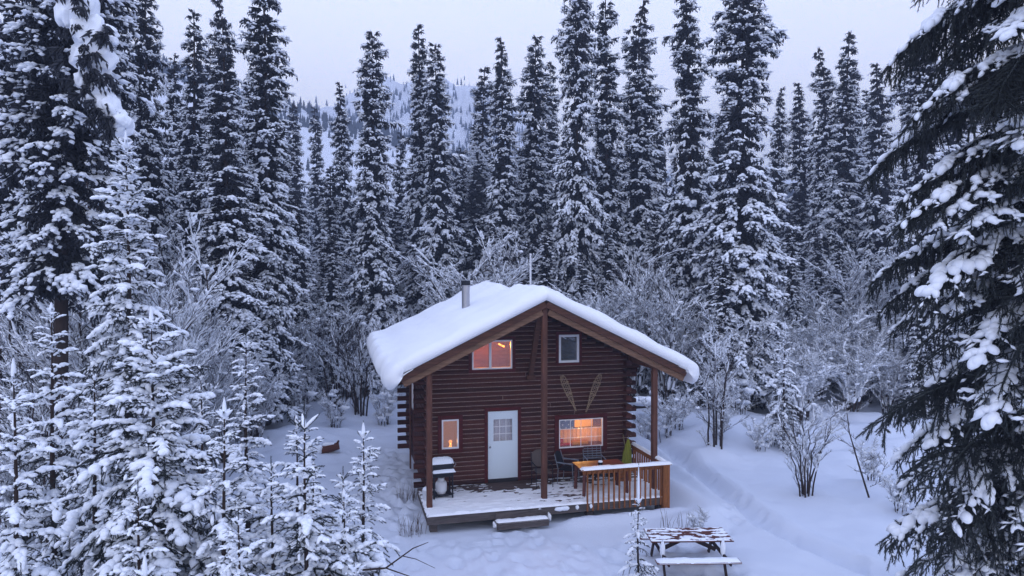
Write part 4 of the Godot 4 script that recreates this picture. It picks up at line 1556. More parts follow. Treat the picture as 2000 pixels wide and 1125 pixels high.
func place(x: float, z: float, middle: float) -> String:      # where it stands, told by what one sees there
	var az := x / -z
	var row := "front row, " if -z < middle else "rear row, "
	for s in [[-0.60, "at the far left edge"], [-0.48, "behind the snow slabs at left"], [-0.36, "behind the tall columnar spruces at left"], [-0.27, "below the white slope"], [-0.19, "left of the roof eave"], [-0.10, "below the mountain"], [0.0, "above the stovepipe"], [0.09, "above the cabin gable"], [0.20, "above the right roof slope"], [0.31, "about the biggest dark spruce"], [0.42, "right of the biggest spruce"], [0.52, "about the close group at right"], [0.62, "beside the big right-hand tree"]]:
		if az < s[0]:
			return row + s[1]
	return row + "behind the big right-hand tree"

func forest() -> void:
	var r := RandomNumberGenerator.new()
	r.seed = 2024
	for k in 6:
		mids.append(mid_tuft(r))
	var kinds := []
	for k in 6:
		kinds.append(spruce_meshes(k, 300 + k * 7))
	var second := {0: spruce_meshes(0, 911, 0.85), 1: spruce_meshes(1, 912, 0.9, 3.5)}
	var gloomy := spruce_meshes(3, 914, 0.62, 6.4)
	var protos := {}
	var used := {}
	# x, z, height, radius low in the crown, kind, label
	var list := [
		[-11.38, -17, 17.7, 2.10, 3, "tall dark spruce with snow slabs down its right side, at the left edge"],
		[-17.61, -24, 17.4, 1.32, 1, "dark spruce behind the left edge, left of the slab-laden spruce"],
		[-14.91, -25, 19.0, 1.37, 4, "spruce rising just behind the snow slabs at upper left"],
		[-15.23, -29, 18.9, 1.27, 0, "tall columnar spruce with a crown leaving the picture, right of the snow slabs"],
		[-16.62, -35, 20.0, 1.28, 1, "spruce with a small pointed tip left of the curved-tip spruce"],
		[-14.23, -33, 20.4, 1.27, 4, "spruce with a ragged curved tip at upper left"],
		[-11.10, -27, 15.2, 1.63, 5, "broad pale snow-laden spruce below the ragged-tipped spruce"],
		[-10.51, -29, 19.3, 1.59, 0, "dark spruce with two boughs sticking out right against the sky"],
		[-17.31, -56, 20.3, 1.54, 1, "small spruce standing before the white hill slope, left one"],
		[-16.83, -60, 21.0, 1.26, 1, "thin small spruce before the middle of the white hill slope"],
		[-11.25, -46, 19.1, 1.42, 2, "spruce with twin tip at the right end of the white hill slope"],
		[-7.58, -37, 19.6, 1.56, 0, "club-topped spruce standing alone left of the mountain"],
		[-8.44, -50, 17.0, 1.22, 5, "low pale spruce beneath the left shoulder of the mountain"],
		[-5.81, -43, 21.9, 1.39, 1, "slim tall spruce in front of the mountain, left of a pair"],
		[-4.24, -41, 20.3, 1.53, 0, "spruce in front of the mountain, right of a pair, above the stovepipe"],
		[-2.39, -49, 21.2, 1.67, 1, "narrow spruce at the right foot of the mountain"],
		[-0.55, -43, 21.1, 1.81, 2, "tall spruce with a bare spike tip above the cabin ridge"],
		[1.42, -45, 21.8, 1.75, 0, "blunt-topped spruce right of the spike-tipped one"],
		[3.56, -54, 23.1, 1.49, 1, "shaded spruce tucked behind the blunt-topped spruce"],
		[3.57, -39, 22.7, 1.71, 3, "tall thick spruce above the cabin gable, left of two"],
		[5.63, -41, 23.5, 1.59, 1, "tall thin columnar spruce above the cabin gable, right of two"],
		[7.88, -42, 23.1, 1.97, 4, "spruce with stiff level boughs at its pointed top"],
		[10.88, -50, 17.8, 1.46, 5, "low pale spruce between the level-boughed and lumpy spruces"],
		[9.45, -36, 22.2, 1.63, 0, "lumpy spruce whose top leaves the picture right of the cabin"],
		[10.92, -32, 20.4, 2.28, 3, "biggest dark full spruce right of the cabin, wide at its base"],
		[20.13, -52, 20.4, 1.52, 2, "short spruce just behind the biggest dark spruce"],
		[21.27, -51, 20.5, 1.82, 2, "conical spruce in the gap right of the biggest dark spruce"],
		[21.05, -46, 21.9, 1.64, 4, "spruce with a thin ragged top, left of the close pair"],
		[21.61, -45, 22.5, 1.60, 1, "tallest of the close group of spruces at right"],
		[24.83, -50, 21.2, 1.38, 5, "short spruce leaning on the close group at right"],
		[23.16, -43, 19.5, 1.81, 2, "neat conical spruce left of the big right-hand tree"],
		[28.72, -55, 21.2, 1.43, 1, "thin spruce behind the neat conical one"],
		[29.65, -52, 20.8, 1.60, 1, "dim spruce just left of the big right-hand boughs"],
		[20.56, -34, 18.2, 1.82, 3, "spruce half hidden behind the big right-hand boughs"],
		[30.37, -46, 23.8, 2.24, 2, "spruce seen through gaps in the big right-hand tree"],
		[-17.44, -31, 17.4, 1.31, 5, "pale spruce between the snow slabs and the tall columnar spruce"],
		[-18.96, -38, 18.5, 1.53, 2, "half-hidden conical spruce right of the tall columnar spruce"],
		[-17.61, -39, 19.3, 1.57, 5, "half-hidden pale spruce left of the ragged-tipped spruce"],
		[-13.99, -36, 18.9, 1.52, 2, "conical spruce tucked left of the spruce with two sticking boughs"],
		[-14.85, -44, 16.1, 1.61, 5, "low pale spruce right of the spruce with two sticking boughs"],
		[-16.81, -27, 13.9, 1.48, 5, "low snowy spruce beneath the snow slabs at left"],
		[-19.04, -27, 19.6, 1.48, 0, "spruce glimpsed behind the left edge spruce"],
		[-10.80, -40, 12.9, 1.30, 5, "low snowy spruce below the white slope"],
		[-3.28, -46, 14.8, 1.49, 5, "low snowy spruce right of the pair before the mountain"],
		[7.10, -44, 14.5, 1.57, 5, "low snowy spruce left of the level-boughed spruce"],
		[11.85, -40, 14.4, 1.62, 5, "low pale spruce left of the biggest dark spruce"],
	]
	for s in list:
		var kind: int = s[4]
		used[kind] = used.get(kind, 0) + 1
		var ms: Array = second[kind] if second.has(kind) and used[kind] % 2 == 0 else kinds[kind]
		if s == list[0]:
			ms = gloomy
		var t := thing("spruce_tree", s[5], "spruce", Vector3(s[0], gh(s[0], s[1]) - 0.1, s[1]), r.randf() * TAU, "snowy spruces around the cabin clearing")
		t.rotation.x = r.randf_range(-0.025, 0.025)
		t.rotation.z = r.randf_range(-0.025, 0.025)
		for q in [["trunk", 0, "bark"], ["crown", 1, "needles"], ["snow_load", 2, "snow_tree"]]:
			var o := put(q[0], ms[q[1]], q[2], t)
			var h: float = s[2] / HIGH
			var w: float = s[3] / WIDTH[kind]
			o.scale = Vector3(w, h, w)
			if q[0] != "trunk":
				o.set_meta("kind", "stuff")
		if not protos.has(kind):
			protos[kind] = t
	# the wood behind them
	var kinds_back := [1, 5, 2, 1, 5, 0]
	for k in 290:
		var z := -(r.randf_range(45.0, 95.0) if k > 60 else r.randf_range(43.0, 55.0))
		var x := r.randf_range(-0.86, 0.86) * -z
		var k2: int = kinds_back[r.randi_range(0, 5)]
		var t := copy(protos[k2], ["club-topped", "narrow dark", "conical", "wide", "ragged", "pale snow-laden"][k2] + " spruce of the back wood, " + place(x, z, 68.0), Vector3(x, gh(x, z) - 0.1, z), r.randf() * TAU, "spruces deep in the wood behind")
		var az := x / -z      # the white slope shows over the wood where its trees are lower
		var h := r.randf_range(0.7, 1.05) if az < -0.35 else (r.randf_range(0.46, 0.68) if az < -0.19 else (r.randf_range(0.6, 0.95) if az < 0.05 else r.randf_range(0.62, 1.0)))
		for o in t.get_children():
			o.scale = Vector3(1.2, h, 1.2) * r.randf_range(0.85, 1.1)
	# half-grown spruces in the thicket between
	for k in 70:
		var z := -r.randf_range(30.0, 45.0)
		var x := r.randf_range(-0.62, 0.66) * -z
		if (x > -10.0 and x < 8.5 and z > -36.0) or (x < 0.0 and z > -33.0):
			continue
		var k2: int = [5, 2, 5, 1][k % 4]
		var t := copy(protos[k2], ["", "slim dark", "small conical", "", "", "small pale snow-laden"][k2] + " half-grown spruce among shrubs, " + place(x, z, 38.0), Vector3(x, gh(x, z) - 0.1, z), r.randf() * TAU, "half-grown spruces among the shrubs")
		var h := r.randf_range(0.26, 0.62)
		for o in t.get_children():
			o.scale = Vector3(0.75, h, 0.75) * lerpf(0.8, 1.1, h)
	# big slabs of snow on the right flank of the left edge spruce
	var g := Geo.new()
	var tufts := Geo.new()
	for s in [[-0.628, 0.385, 0.40, 0.55], [-0.612, 0.345, 0.38, 0.5], [-0.600, 0.312, 0.36, 0.42], [-0.628, 0.318, 0.24, 0.3], [-0.606, 0.268, 0.26, 0.4], [-0.590, 0.240, 0.30, 0.42], [-0.573, 0.218, 0.30, 0.30], [-0.588, 0.352, 0.2, 0.16], [-0.618, 0.29, 0.2, 0.3]]:
		var c := Vector3(s[0] * 15.9, 6.69 + s[1] * 15.9, -15.9)
		clod(g, c, Vector3(s[2], s[3], s[2] * 0.8), 0.55, 36, 1.5)
		clod(g, c + Vector3(r.randf_range(-0.25, 0.25), r.randf_range(-0.3, 0.1), 0.15), Vector3(s[2], s[3], s[2]) * 0.6, 0.55, 26, 1.8)
		for k in 4:
			var a := r.randf_range(-0.6, 3.7)
			var d := Vector3(cos(a), -0.6, absf(sin(a))).normalized()
			tufts.add(mids[k % mids.size()][0], Transform3D(along(d, 0.5, 0.5), c + Vector3(r.randf_range(-1.0, 1.0) * s[2], r.randf_range(-0.9, 0.7) * s[3], 0.2)))
	var big: Node3D = find_child("spruce_tree", false, false)
	var sl := MeshInstance3D.new()
	sl.name = "snow_slab"
	var moved := Geo.new()
	moved.add(g, big.transform.affine_inverse())
	sl.mesh = moved.mesh()
	sl.material_override = M["snow_tree"]
	big.add_child(sl)
	moved = Geo.new()
	moved.add(tufts, big.transform.affine_inverse())
	put("slab_tufts", moved, "needles", big).set_meta("kind", "stuff")

# ---------------------------------------------------------------- bare shrubs
func spray(r: RandomNumberGenerator) -> Array:      # [twigs, snow]: a bare spray one metre long along +X
	var dark := Geo.new()
	var snow := Geo.new()
	var segs := []
	var p := Vector3.ZERO
	var d := Vector3(1, 0.1, 0)
	for k in 4:
		d = (d + Vector3(0, r.randf_range(-0.12, 0.1), r.randf_range(-0.2, 0.2))).normalized()
		var q := p + d * 0.25
		segs.append([p, q, lerpf(0.0095, 0.005, k / 4.0)])
		for s in 3:
			var b := p.lerp(q, r.randf())
			var e := (d + Vector3(r.randf_range(-0.2, 0.2), r.randf_range(-0.25, 0.6), r.randf_range(-1.0, 1.0))).normalized()
			var l := r.randf_range(0.16, 0.42)
			var m := b + e * l * 0.5
			var f := (e + Vector3(0, r.randf_range(-0.2, 0.3), r.randf_range(-0.3, 0.3))).normalized()
			segs.append([b, m, 0.0052]); segs.append([m, m + f * l * 0.5, 0.004])
			for j in 2:
				var c := b + e * l * r.randf_range(0.2, 0.5)
				var h := (e + Vector3(r.randf_range(-0.5, 0.5), r.randf_range(-0.5, 0.6), r.randf_range(-0.8, 0.8))).normalized()
				segs.append([c, c + h * r.randf_range(0.08, 0.2), 0.0038])
		p = q
	for s in segs:
		var a: Vector3 = s[0]
		var b: Vector3 = s[1]
		tube(dark, [a, b], [s[2], s[2] * 0.8], 3, false)
		if r.randf() < 0.85:
			var up := Vector3(0, s[2] + 0.006, 0)
			var m := a.lerp(b, r.randf_range(0.3, 0.7))
			var w := r.randf_range(0.009, 0.021)
			tube(snow, [a + up * 0.4, m + up * 1.3, b + up * 0.5], [0.003, w, 0.004], 3, false)
		if r.randf() < 0.16:
			var c := a.lerp(b, r.randf())
			snow.add(dab, Transform3D(along(b - a, r.randf_range(0.03, 0.06), r.randf_range(0.02, 0.035)), c + Vector3(0, 0.015, 0)))
	return [dark, snow]

var sprays := []

# stems: how many; lean: how far they spread; snowy: share of snow; drape: heavy caps bending it
func shrub_meshes(sd: int, stems: int, high: float, lean: float, snowy: float, thick: float, drape: float, dense := 1.0) -> Array:
	var r := RandomNumberGenerator.new()
	r.seed = sd
	var wood := Geo.new()
	var twigs := Geo.new()
	var snow := Geo.new()
	for s in stems:
		var a := TAU * s / stems + r.randf_range(-0.4, 0.4)
		var out := Vector3(cos(a), 0, sin(a))
		var h := high * r.randf_range(0.6, 1.05)
		var sp := lean * h * r.randf_range(0.35, 1.1)
		var base := out * r.randf_range(0.05, 0.30)
		var pts := []
		var rad := []
		var arch := drape * r.randf_range(0.3, 1.0)
		for k in 8:
			var t := k / 7.0
			pts.append(base + out * sp * pow(t, 1.3) + Vector3(0, h * (t - arch * 0.45 * t * t * t) - (0.25 if k == 0 else 0.0), 0) + Vector3(r.randf_range(-1, 1), 0, r.randf_range(-1, 1)) * 0.04 * h * t)
			rad.append(thick * lerpf(1.0, 0.22, t) * (0.8 + 0.4 * h / high))
		tube(wood, pts, rad, 5, false)
		for k in 7:
			var p: Vector3 = pts[k]
			var q: Vector3 = pts[k + 1]
			var flat := Vector2(q.x - p.x, q.z - p.z).length() / p.distance_to(q)
			if k > 0 and r.randf() < snowy and flat > 0.18:
				var w: float = rad[k] + 0.012
				var up := Vector3(0, rad[k] * 0.9, 0)
				tube(snow, [p + up * 0.4, p.lerp(q, 0.5) + up, q + up * 0.5], [w * 0.5, w * r.randf_range(0.8, 1.5 + 1.3 * drape), w * 0.5], 5, false)
			if k > 0 and r.randf() < snowy * drape:
				clod(snow, q + Vector3(0, 0.04, 0), Vector3(0.13, 0.06, 0.09) * r.randf_range(0.6, 1.5), 0.8, 12, 3.0)
			var m := int(dense * (1 if k < 2 else 3) + r.randf())
			for j in m:
				var c := p.lerp(q, r.randf())
				var b := r.randf() * TAU
				var d := ((q - p).normalized() * 0.9 + Vector3(cos(b), r.randf_range(-0.3, 0.5) - drape * 0.3, sin(b))).normalized()
				var l := h * r.randf_range(0.16, 0.34)
				var sz := Transform3D(along(d, l, lerpf(1.0, l, 0.5), lerpf(0.6, l, 0.6)), c)
				var v: Array = sprays[r.randi_range(0, sprays.size() - 1)]
				twigs.add(v[0], sz)
				if r.randf() < snowy:
					snow.add(v[1], sz)
				if r.randf() < drape * 0.22:
					clod(snow, sz * Vector3(0.6, 0.03, 0), Vector3(0.12, 0.05, 0.07) * r.randf_range(0.6, 1.4), 0.8, 12, 3.0)
	return [wood.mesh(), twigs.mesh(), snow.mesh()]

func shrub(called: String, ms: Array, label: String, at: Vector3, turn: float, k: float, group := "", wood := "bark") -> Node3D:
	var t := thing(called, label, "shrub" if called != "birch_tree" else "tree", at, turn, group)
	for q in [["stems", 0, wood], ["twigs", 1, "twig"], ["snow_load", 2, "snow_tree"]]:
		if ms[q[1]].get_surface_count():
			var o := put(q[0], ms[q[1]], q[2], t)
			o.scale = Vector3.ONE * k
			if q[0] != "stems":
				o.set_meta("kind", "stuff")
	return t

func shrubs() -> void:
	var r := RandomNumberGenerator.new()
	r.seed = 808
	for k in 4:
		sprays.append(spray(r))
	var thicket := shrub_meshes(1, 9, 4.4, 0.24, 0.95, 0.034, 0.3, 0.9)
	var tall := shrub_meshes(2, 7, 6.2, 0.18, 0.95, 0.045, 0.35, 0.9)
	var heavy := shrub_meshes(3, 7, 4.6, 0.42, 1.0, 0.05, 0.9)
	var low := shrub_meshes(4, 9, 1.6, 0.5, 0.8, 0.012, 0.25, 0.5)
	var open := shrub_meshes(5, 9, 4.4, 0.42, 0.55, 0.038, 0.1, 0.5)
	var fan := shrub_meshes(6, 11, 7.2, 0.34, 0.9, 0.05, 0.5, 0.6)
	var slim := shrub_meshes(7, 5, 4.3, 0.07, 0.5, 0.038, 0.05, 0.75)
	var dark := shrub_meshes(8, 6, 6.6, 0.12, 0.7, 0.055, 0.15, 0.8)
	var first := {}
	# single ones that the eye can pick out
	for s in [
		["willow_shrub", open, "dark-stemmed willow clump leaning out left of the roof eave", -8.3, -32.6, 0.4, 1.15],
		["willow_shrub", open, "willow clump with steep slanting stems close behind the left eave", -6.9, -31.0, 2.2, 1.05],
		["willow_shrub", dark, "tall upright bare clump behind the small leader-topped spruces", -11.6, -34.5, 1.0, 1.0],
		["willow_shrub", fan, "great fan-shaped snow-laden shrub behind the right roof slope", 7.6, -33.5, 0.6, 1.0],
		["alder_sapling", slim, "group of slim dark bare stems standing in the open snow right of the cabin", 7.5, -25.0, 0.3, 0.95],
		["willow_shrub", open, "low spreading bare shrub in the right-hand snow, near the big tree", 8.85, -20.4, 1.4, 0.68],
		["willow_shrub", heavy, "snow-bowed shrub with thick white limbs at the far right edge of the clearing", 15.6, -34.8, 0.2, 1.25],
		["willow_shrub", heavy, "snow-bowed shrub with dark trunk behind the small right-hand spruce", 13.4, -36.0, 2.4, 1.3],
		["willow_shrub", heavy, "snow-bowed shrub arching toward the big right-hand tree", 18.2, -35.0, 4.0, 1.2],
		["willow_shrub", fan, "tall snowy shrub behind the slim stems right of the cabin", 11.6, -36.5, 3.3, 0.9],
	]:
		shrub(s[0], s[1], s[2], Vector3(s[3], gh(s[3], s[4]), s[4]), s[5], s[6])
	for s in [["bent", 10.6, -31.4], ["lumpy", 12.2, -33.0], ["broad", 14.6, -33.2], ["sprawling", 16.8, -33.5], ["hummocked", 18.6, -36.6], ["squat", 13.0, -30.6], ["tangled", 9.4, -33.4], ["drooping", 15.8, -31.6], ["leafless", 19.8, -34.6], ["knotted", 11.4, -34.8], ["heaped", 13.6, -34.8], ["stooping", 15.2, -35.6], ["matted", 17.4, -35.2], ["rounded", 18.8, -33.4], ["crooked", 20.8, -36.4], ["frost-white", 10.0, -35.6], ["thick-limbed", 12.6, -31.8], ["buried", 17.6, -32.0]]:
		shrub("willow_shrub", heavy if r.randf() < 0.7 else thicket, s[0] + " snow-loaded shrub on the far bank right of the cabin", Vector3(s[1], gh(s[1], s[2]), s[2]), r.randf() * TAU, r.randf_range(0.65, 1.1), "snow-loaded shrubs on the right bank")
	# thin leaning sapling at the right
	var g := Geo.new()
	var t := thing("bare_sapling", "single thin bare sapling leaning left in front of the big right-hand tree", "sapling", Vector3(10.45, gh(10.45, -19.8), -19.8))
	tube(g, [Vector3(0, -0.1, 0), Vector3(-0.35, 1.0, 0), Vector3(-0.62, 1.9, 0), Vector3(-0.75, 2.9, 0)], [0.03, 0.024, 0.016, 0.006], 5, false)
	put("stem", g, "bark", t)
	g = Geo.new()
	for k in 7:
		var a := r.randf() * TAU
		g.add(sprays[k % 4][0], Transform3D(along(Vector3(cos(a), 0.4, sin(a)), 0.7, 0.8), Vector3(-0.12 * k, 0.3 + k * 0.36, 0)))
	put("twigs", g, "twig", t)
	# low twiggy tufts
	for s in [[6.3, -27.4, 1.1, "right of the cabin beside the path"], [7.0, -28.4, 1.2, "behind the slim bare stems"], [5.6, -28.2, 0.9, "close to the right porch post, behind the path"], [8.1, -26.4, 0.9, "just right of the slim bare stems"], [9.3, -25.6, 0.8, "left of the small right-hand spruce"], [11.2, -21.2, 0.8, "right of the low spreading shrub"], [10.7, -18.8, 0.7, "at the foot of the leaning sapling"], [4.75, -17.3, 0.45, "just above the picnic table"], [9.8, -29.5, 1.3, "on the bank behind the small right-hand spruce"], [11.8, -30.6, 1.3, "on the bank right of the small right-hand spruce"], [-5.6, -30.0, 1.2, "nearest the left roof eave"], [-7.6, -29.0, 1.1, "behind the half buried log"], [-9.6, -30.6, 1.4, "left of the half buried log"], [13.5, -31.5, 1.3, "before the big right-hand boughs"]]:
		shrub("twig_tuft", low, "low tuft of snow-caught twigs " + s[3], Vector3(s[0], gh(s[0], s[1]), s[1]), r.randf() * TAU, s[2], "low twig tufts round the clearing")
	# thickets
	for zone in [
		["snow-coated bare shrub", "bare shrubs left of the cabin", 96, -0.78, -0.22, 16.0, 43.0, [thicket, tall, dark, thicket]],
		["frosted bare shrub", "bare shrubs behind the cabin", 44, -0.24, 0.20, 33.0, 46.0, [thicket, tall, dark, thicket, heavy, fan]],
		["snowy bare shrub", "bare shrubs right of the cabin", 56, 0.16, 0.62, 36.0, 46.0, [heavy, thicket, tall, heavy, dark]],
	]:
		for k in zone[2]:
			var z := -r.randf_range(zone[5], zone[6])
			var x := r.randf_range(zone[3], zone[4]) * -z
			if x > -9.5 and x < -3.0 and z > -33.0:
				continue
			var ms: Array = zone[7][r.randi_range(0, zone[7].size() - 1)]
			var look: String = {thicket: "many-stemmed ", tall: "tall narrow ", fan: "wide fan-shaped ", heavy: "snow-bowed ", dark: "dark upright "}[ms]
			shrub("bare_shrub", ms, look + zone[0] + ", " + place(x, z, 37.0), Vector3(x, gh(x, z) - 0.1, z), r.randf() * TAU, r.randf_range(0.55, 1.3), zone[1])
	# dark thin trunks in the left thicket
	for s in [["thin dark trunk in the left thicket, left of the large young spruce", -13.6, -20.5, 0.075], ["thin dark trunk in the left thicket, close beside another", -13.2, -21.5, 0.06], ["leaning dark trunk at the far left in the thicket", -16.6, -22.0, 0.07]]:
		g = Geo.new()
		t = thing("thin_tree", s[0], "tree", Vector3(s[1], gh(s[1], s[2]), s[2]), r.randf() * TAU)
		tube(g, [Vector3(0, -0.2, 0), Vector3(0.05, 3.5, 0), Vector3(0.12, 7.0, 0.1), Vector3(0.1, 10.0, 0.2)], [s[3], s[3] * 0.85, s[3] * 0.6, 0.02], 6, false)
		put("trunk", g, "bark", t)
		g = Geo.new()
		var sn := Geo.new()
		for k in 26:
			var a := r.randf() * TAU
			var x := Transform3D(along(Vector3(cos(a), 0.3, sin(a)), r.randf_range(0.6, 1.3), 1.0), Vector3(0.05, r.randf_range(1.5, 9.5), 0.05))
			g.add(sprays[k % 4][0], x)
			sn.add(sprays[k % 4][1], x)
		put("twigs", g, "twig", t)
		put("snow_load", sn, "snow_tree", t)

# ---------------------------------------------------------------- young spruces and the big spruce close to the camera
func near_bough(L: float, sd: int, cover: float, hang: float) -> Array:     # [needles, snow] along +X
	var r := RandomNumberGenerator.new()
	r.seed = sd
	var bend := r.randf_range(0.16, 0.30)
	var swing := r.randf_range(-0.15, 0.15)
	var surf := func(x: float, z: float) -> float:
		var u := x / L
		return L * (0.12 * sin(u * 2.2) - bend * u * u) - (0.75 if hang > 2.0 else 0.55) * z * z / L
	var segs := []      # from, to, radius, tip?
	var seg := clampf(L * 0.09, 0.08, 0.13)
	var run := func(p: Vector3, ang: float, length: float, level: int) -> Array:
		var n := maxi(1, int(round(length / seg)))
		var done := [p]
		var a := ang
		for k in n:
			a += r.randf_range(-0.12, 0.12)
			var q := p + Vector3(cos(a), 0, sin(a)) * (length / n)
			q.y = surf.call(q.x, q.z) - (0.16 * length * pow((k + 1.0) / n, 2.0) if level > 0 else 0.0)
			segs.append([p, q, (0.026 if level == 0 else 0.025) * (1.4 if hang > 2.0 else 1.0), 1 if k == n - 1 and level > 0 else 0])
			done.append(q)
			p = q
		return done
	var mainpts: Array = run.call(Vector3(0, surf.call(0.0, 0.0), 0), swing * 0.3, L, 0)
	var count := int(L / 0.105)
	for k in count:
		var u := 0.14 + 0.84 * k / count
		var f := u * (mainpts.size() - 1)
		var i := mini(int(f), mainpts.size() - 2)
		var p: Vector3 = mainpts[i].lerp(mainpts[i + 1], f - i)
		var side := 1.0 if k % 2 == 0 else -1.0
		var length := L * (0.36 * pow(1.0 - u, 0.8) + 0.05) * r.randf_range(0.7, 1.15) + 0.05
		var ang := side * r.randf_range(0.72, 1.02)
		var arm: Array = run.call(p, ang, length, 1)
		if length > 0.24:
			var m := int(length / 0.13)
			for j in m:
				var ff := (j + 0.6) / m * (arm.size() - 1)
				var ii := mini(int(ff), arm.size() - 2)
				var b: Vector3 = arm[ii].lerp(arm[ii + 1], ff - ii)
				run.call(b, ang + (0.7 if j % 2 == 0 else -0.7), r.randf_range(0.09, 0.2), 1)
		if hang > 0.0:
			for j in int(length / 0.16 * hang):
				var b: Vector3 = arm[r.randi_range(0, arm.size() - 1)]
				var q := b + Vector3(r.randf_range(0.0, 0.14), -r.randf_range(0.10, 0.26), r.randf_range(-0.08, 0.08))
				segs.append([b, q, 0.036 if hang > 2.0 else 0.026, 1])
	var dark := Geo.new()
	for s in segs:
		var p: Vector3 = s[0]
		var q: Vector3 = s[1]
		dark.add(brush, Transform3D(along(q - p, p.distance_to(q) * 1.1, s[2]), p))
	tube(dark, mainpts, range(mainpts.size()).map(func(k: int) -> float: return lerpf(0.014 * L + 0.004, 0.004, k / float(mainpts.size()))), 4, false)
	# snow lying on it: rounded cushions that run together along the spine and the arms
	var snow := Geo.new()
	var fat := 0.052 + 0.010 * L
	for s in segs:
		var p: Vector3 = s[0]
		var q: Vector3 = s[1]
		if q.y < p.y - 0.10:
			continue
		var m := (p + q) * 0.5
		var off := clampf(absf(m.z) / (0.34 * L), 0.0, 1.0)
		if r.randf() < (0.62 if s[3] == 0 else 0.35):
			var d := r.randf_range(0.018, 0.032)
			snow.add(dab, Transform3D(along(q - p, p.distance_to(q) * r.randf_range(0.35, 0.55), d * 0.7, d), m + Vector3(0, 0.016, 0)))
		var n: float = n1.get_noise_3d(m.x * 1.7 + sd * 3.1, m.z * 2.6, 0.0) * 1.5 + 0.5 * n2.get_noise_3d(m.x * 6.0, m.z * 6.0, sd) + cover - 0.35 * off
		if n < r.randf() * 0.25 or (s[3] == 1 and r.randf() < (0.55 if hang < 2.0 else 0.85)) or (hang > 2.0 and m.x > 0.72 * L and r.randf() < 0.6):
			continue
		for c in (1 if s[3] == 1 else 3):
			var w := fat * lerpf(0.95, 0.55, off) * r.randf_range(0.45, 1.15) * clampf(0.75 + n * 0.5, 0.7, 1.25)
			if s[3] == 1:
				w *= 0.65
			var tall := w * r.randf_range(0.55, 0.8)
			var at := p.lerp(q, r.randf_range(0.2, 0.8)) + Vector3(0, tall * r.randf_range(0.35, 0.7), r.randf_range(-0.6, 0.6) * w)
			var dir := (q - p).normalized() + Vector3(0, r.randf_range(-0.15, 0.15), r.randf_range(-0.35, 0.35))
			snow.add(orb if w > 0.06 else ball, Transform3D(along(dir, p.distance_to(q) * r.randf_range(0.4, 0.6) + w * 0.4, tall, w), at))
	return [dark.mesh(), snow.mesh()]

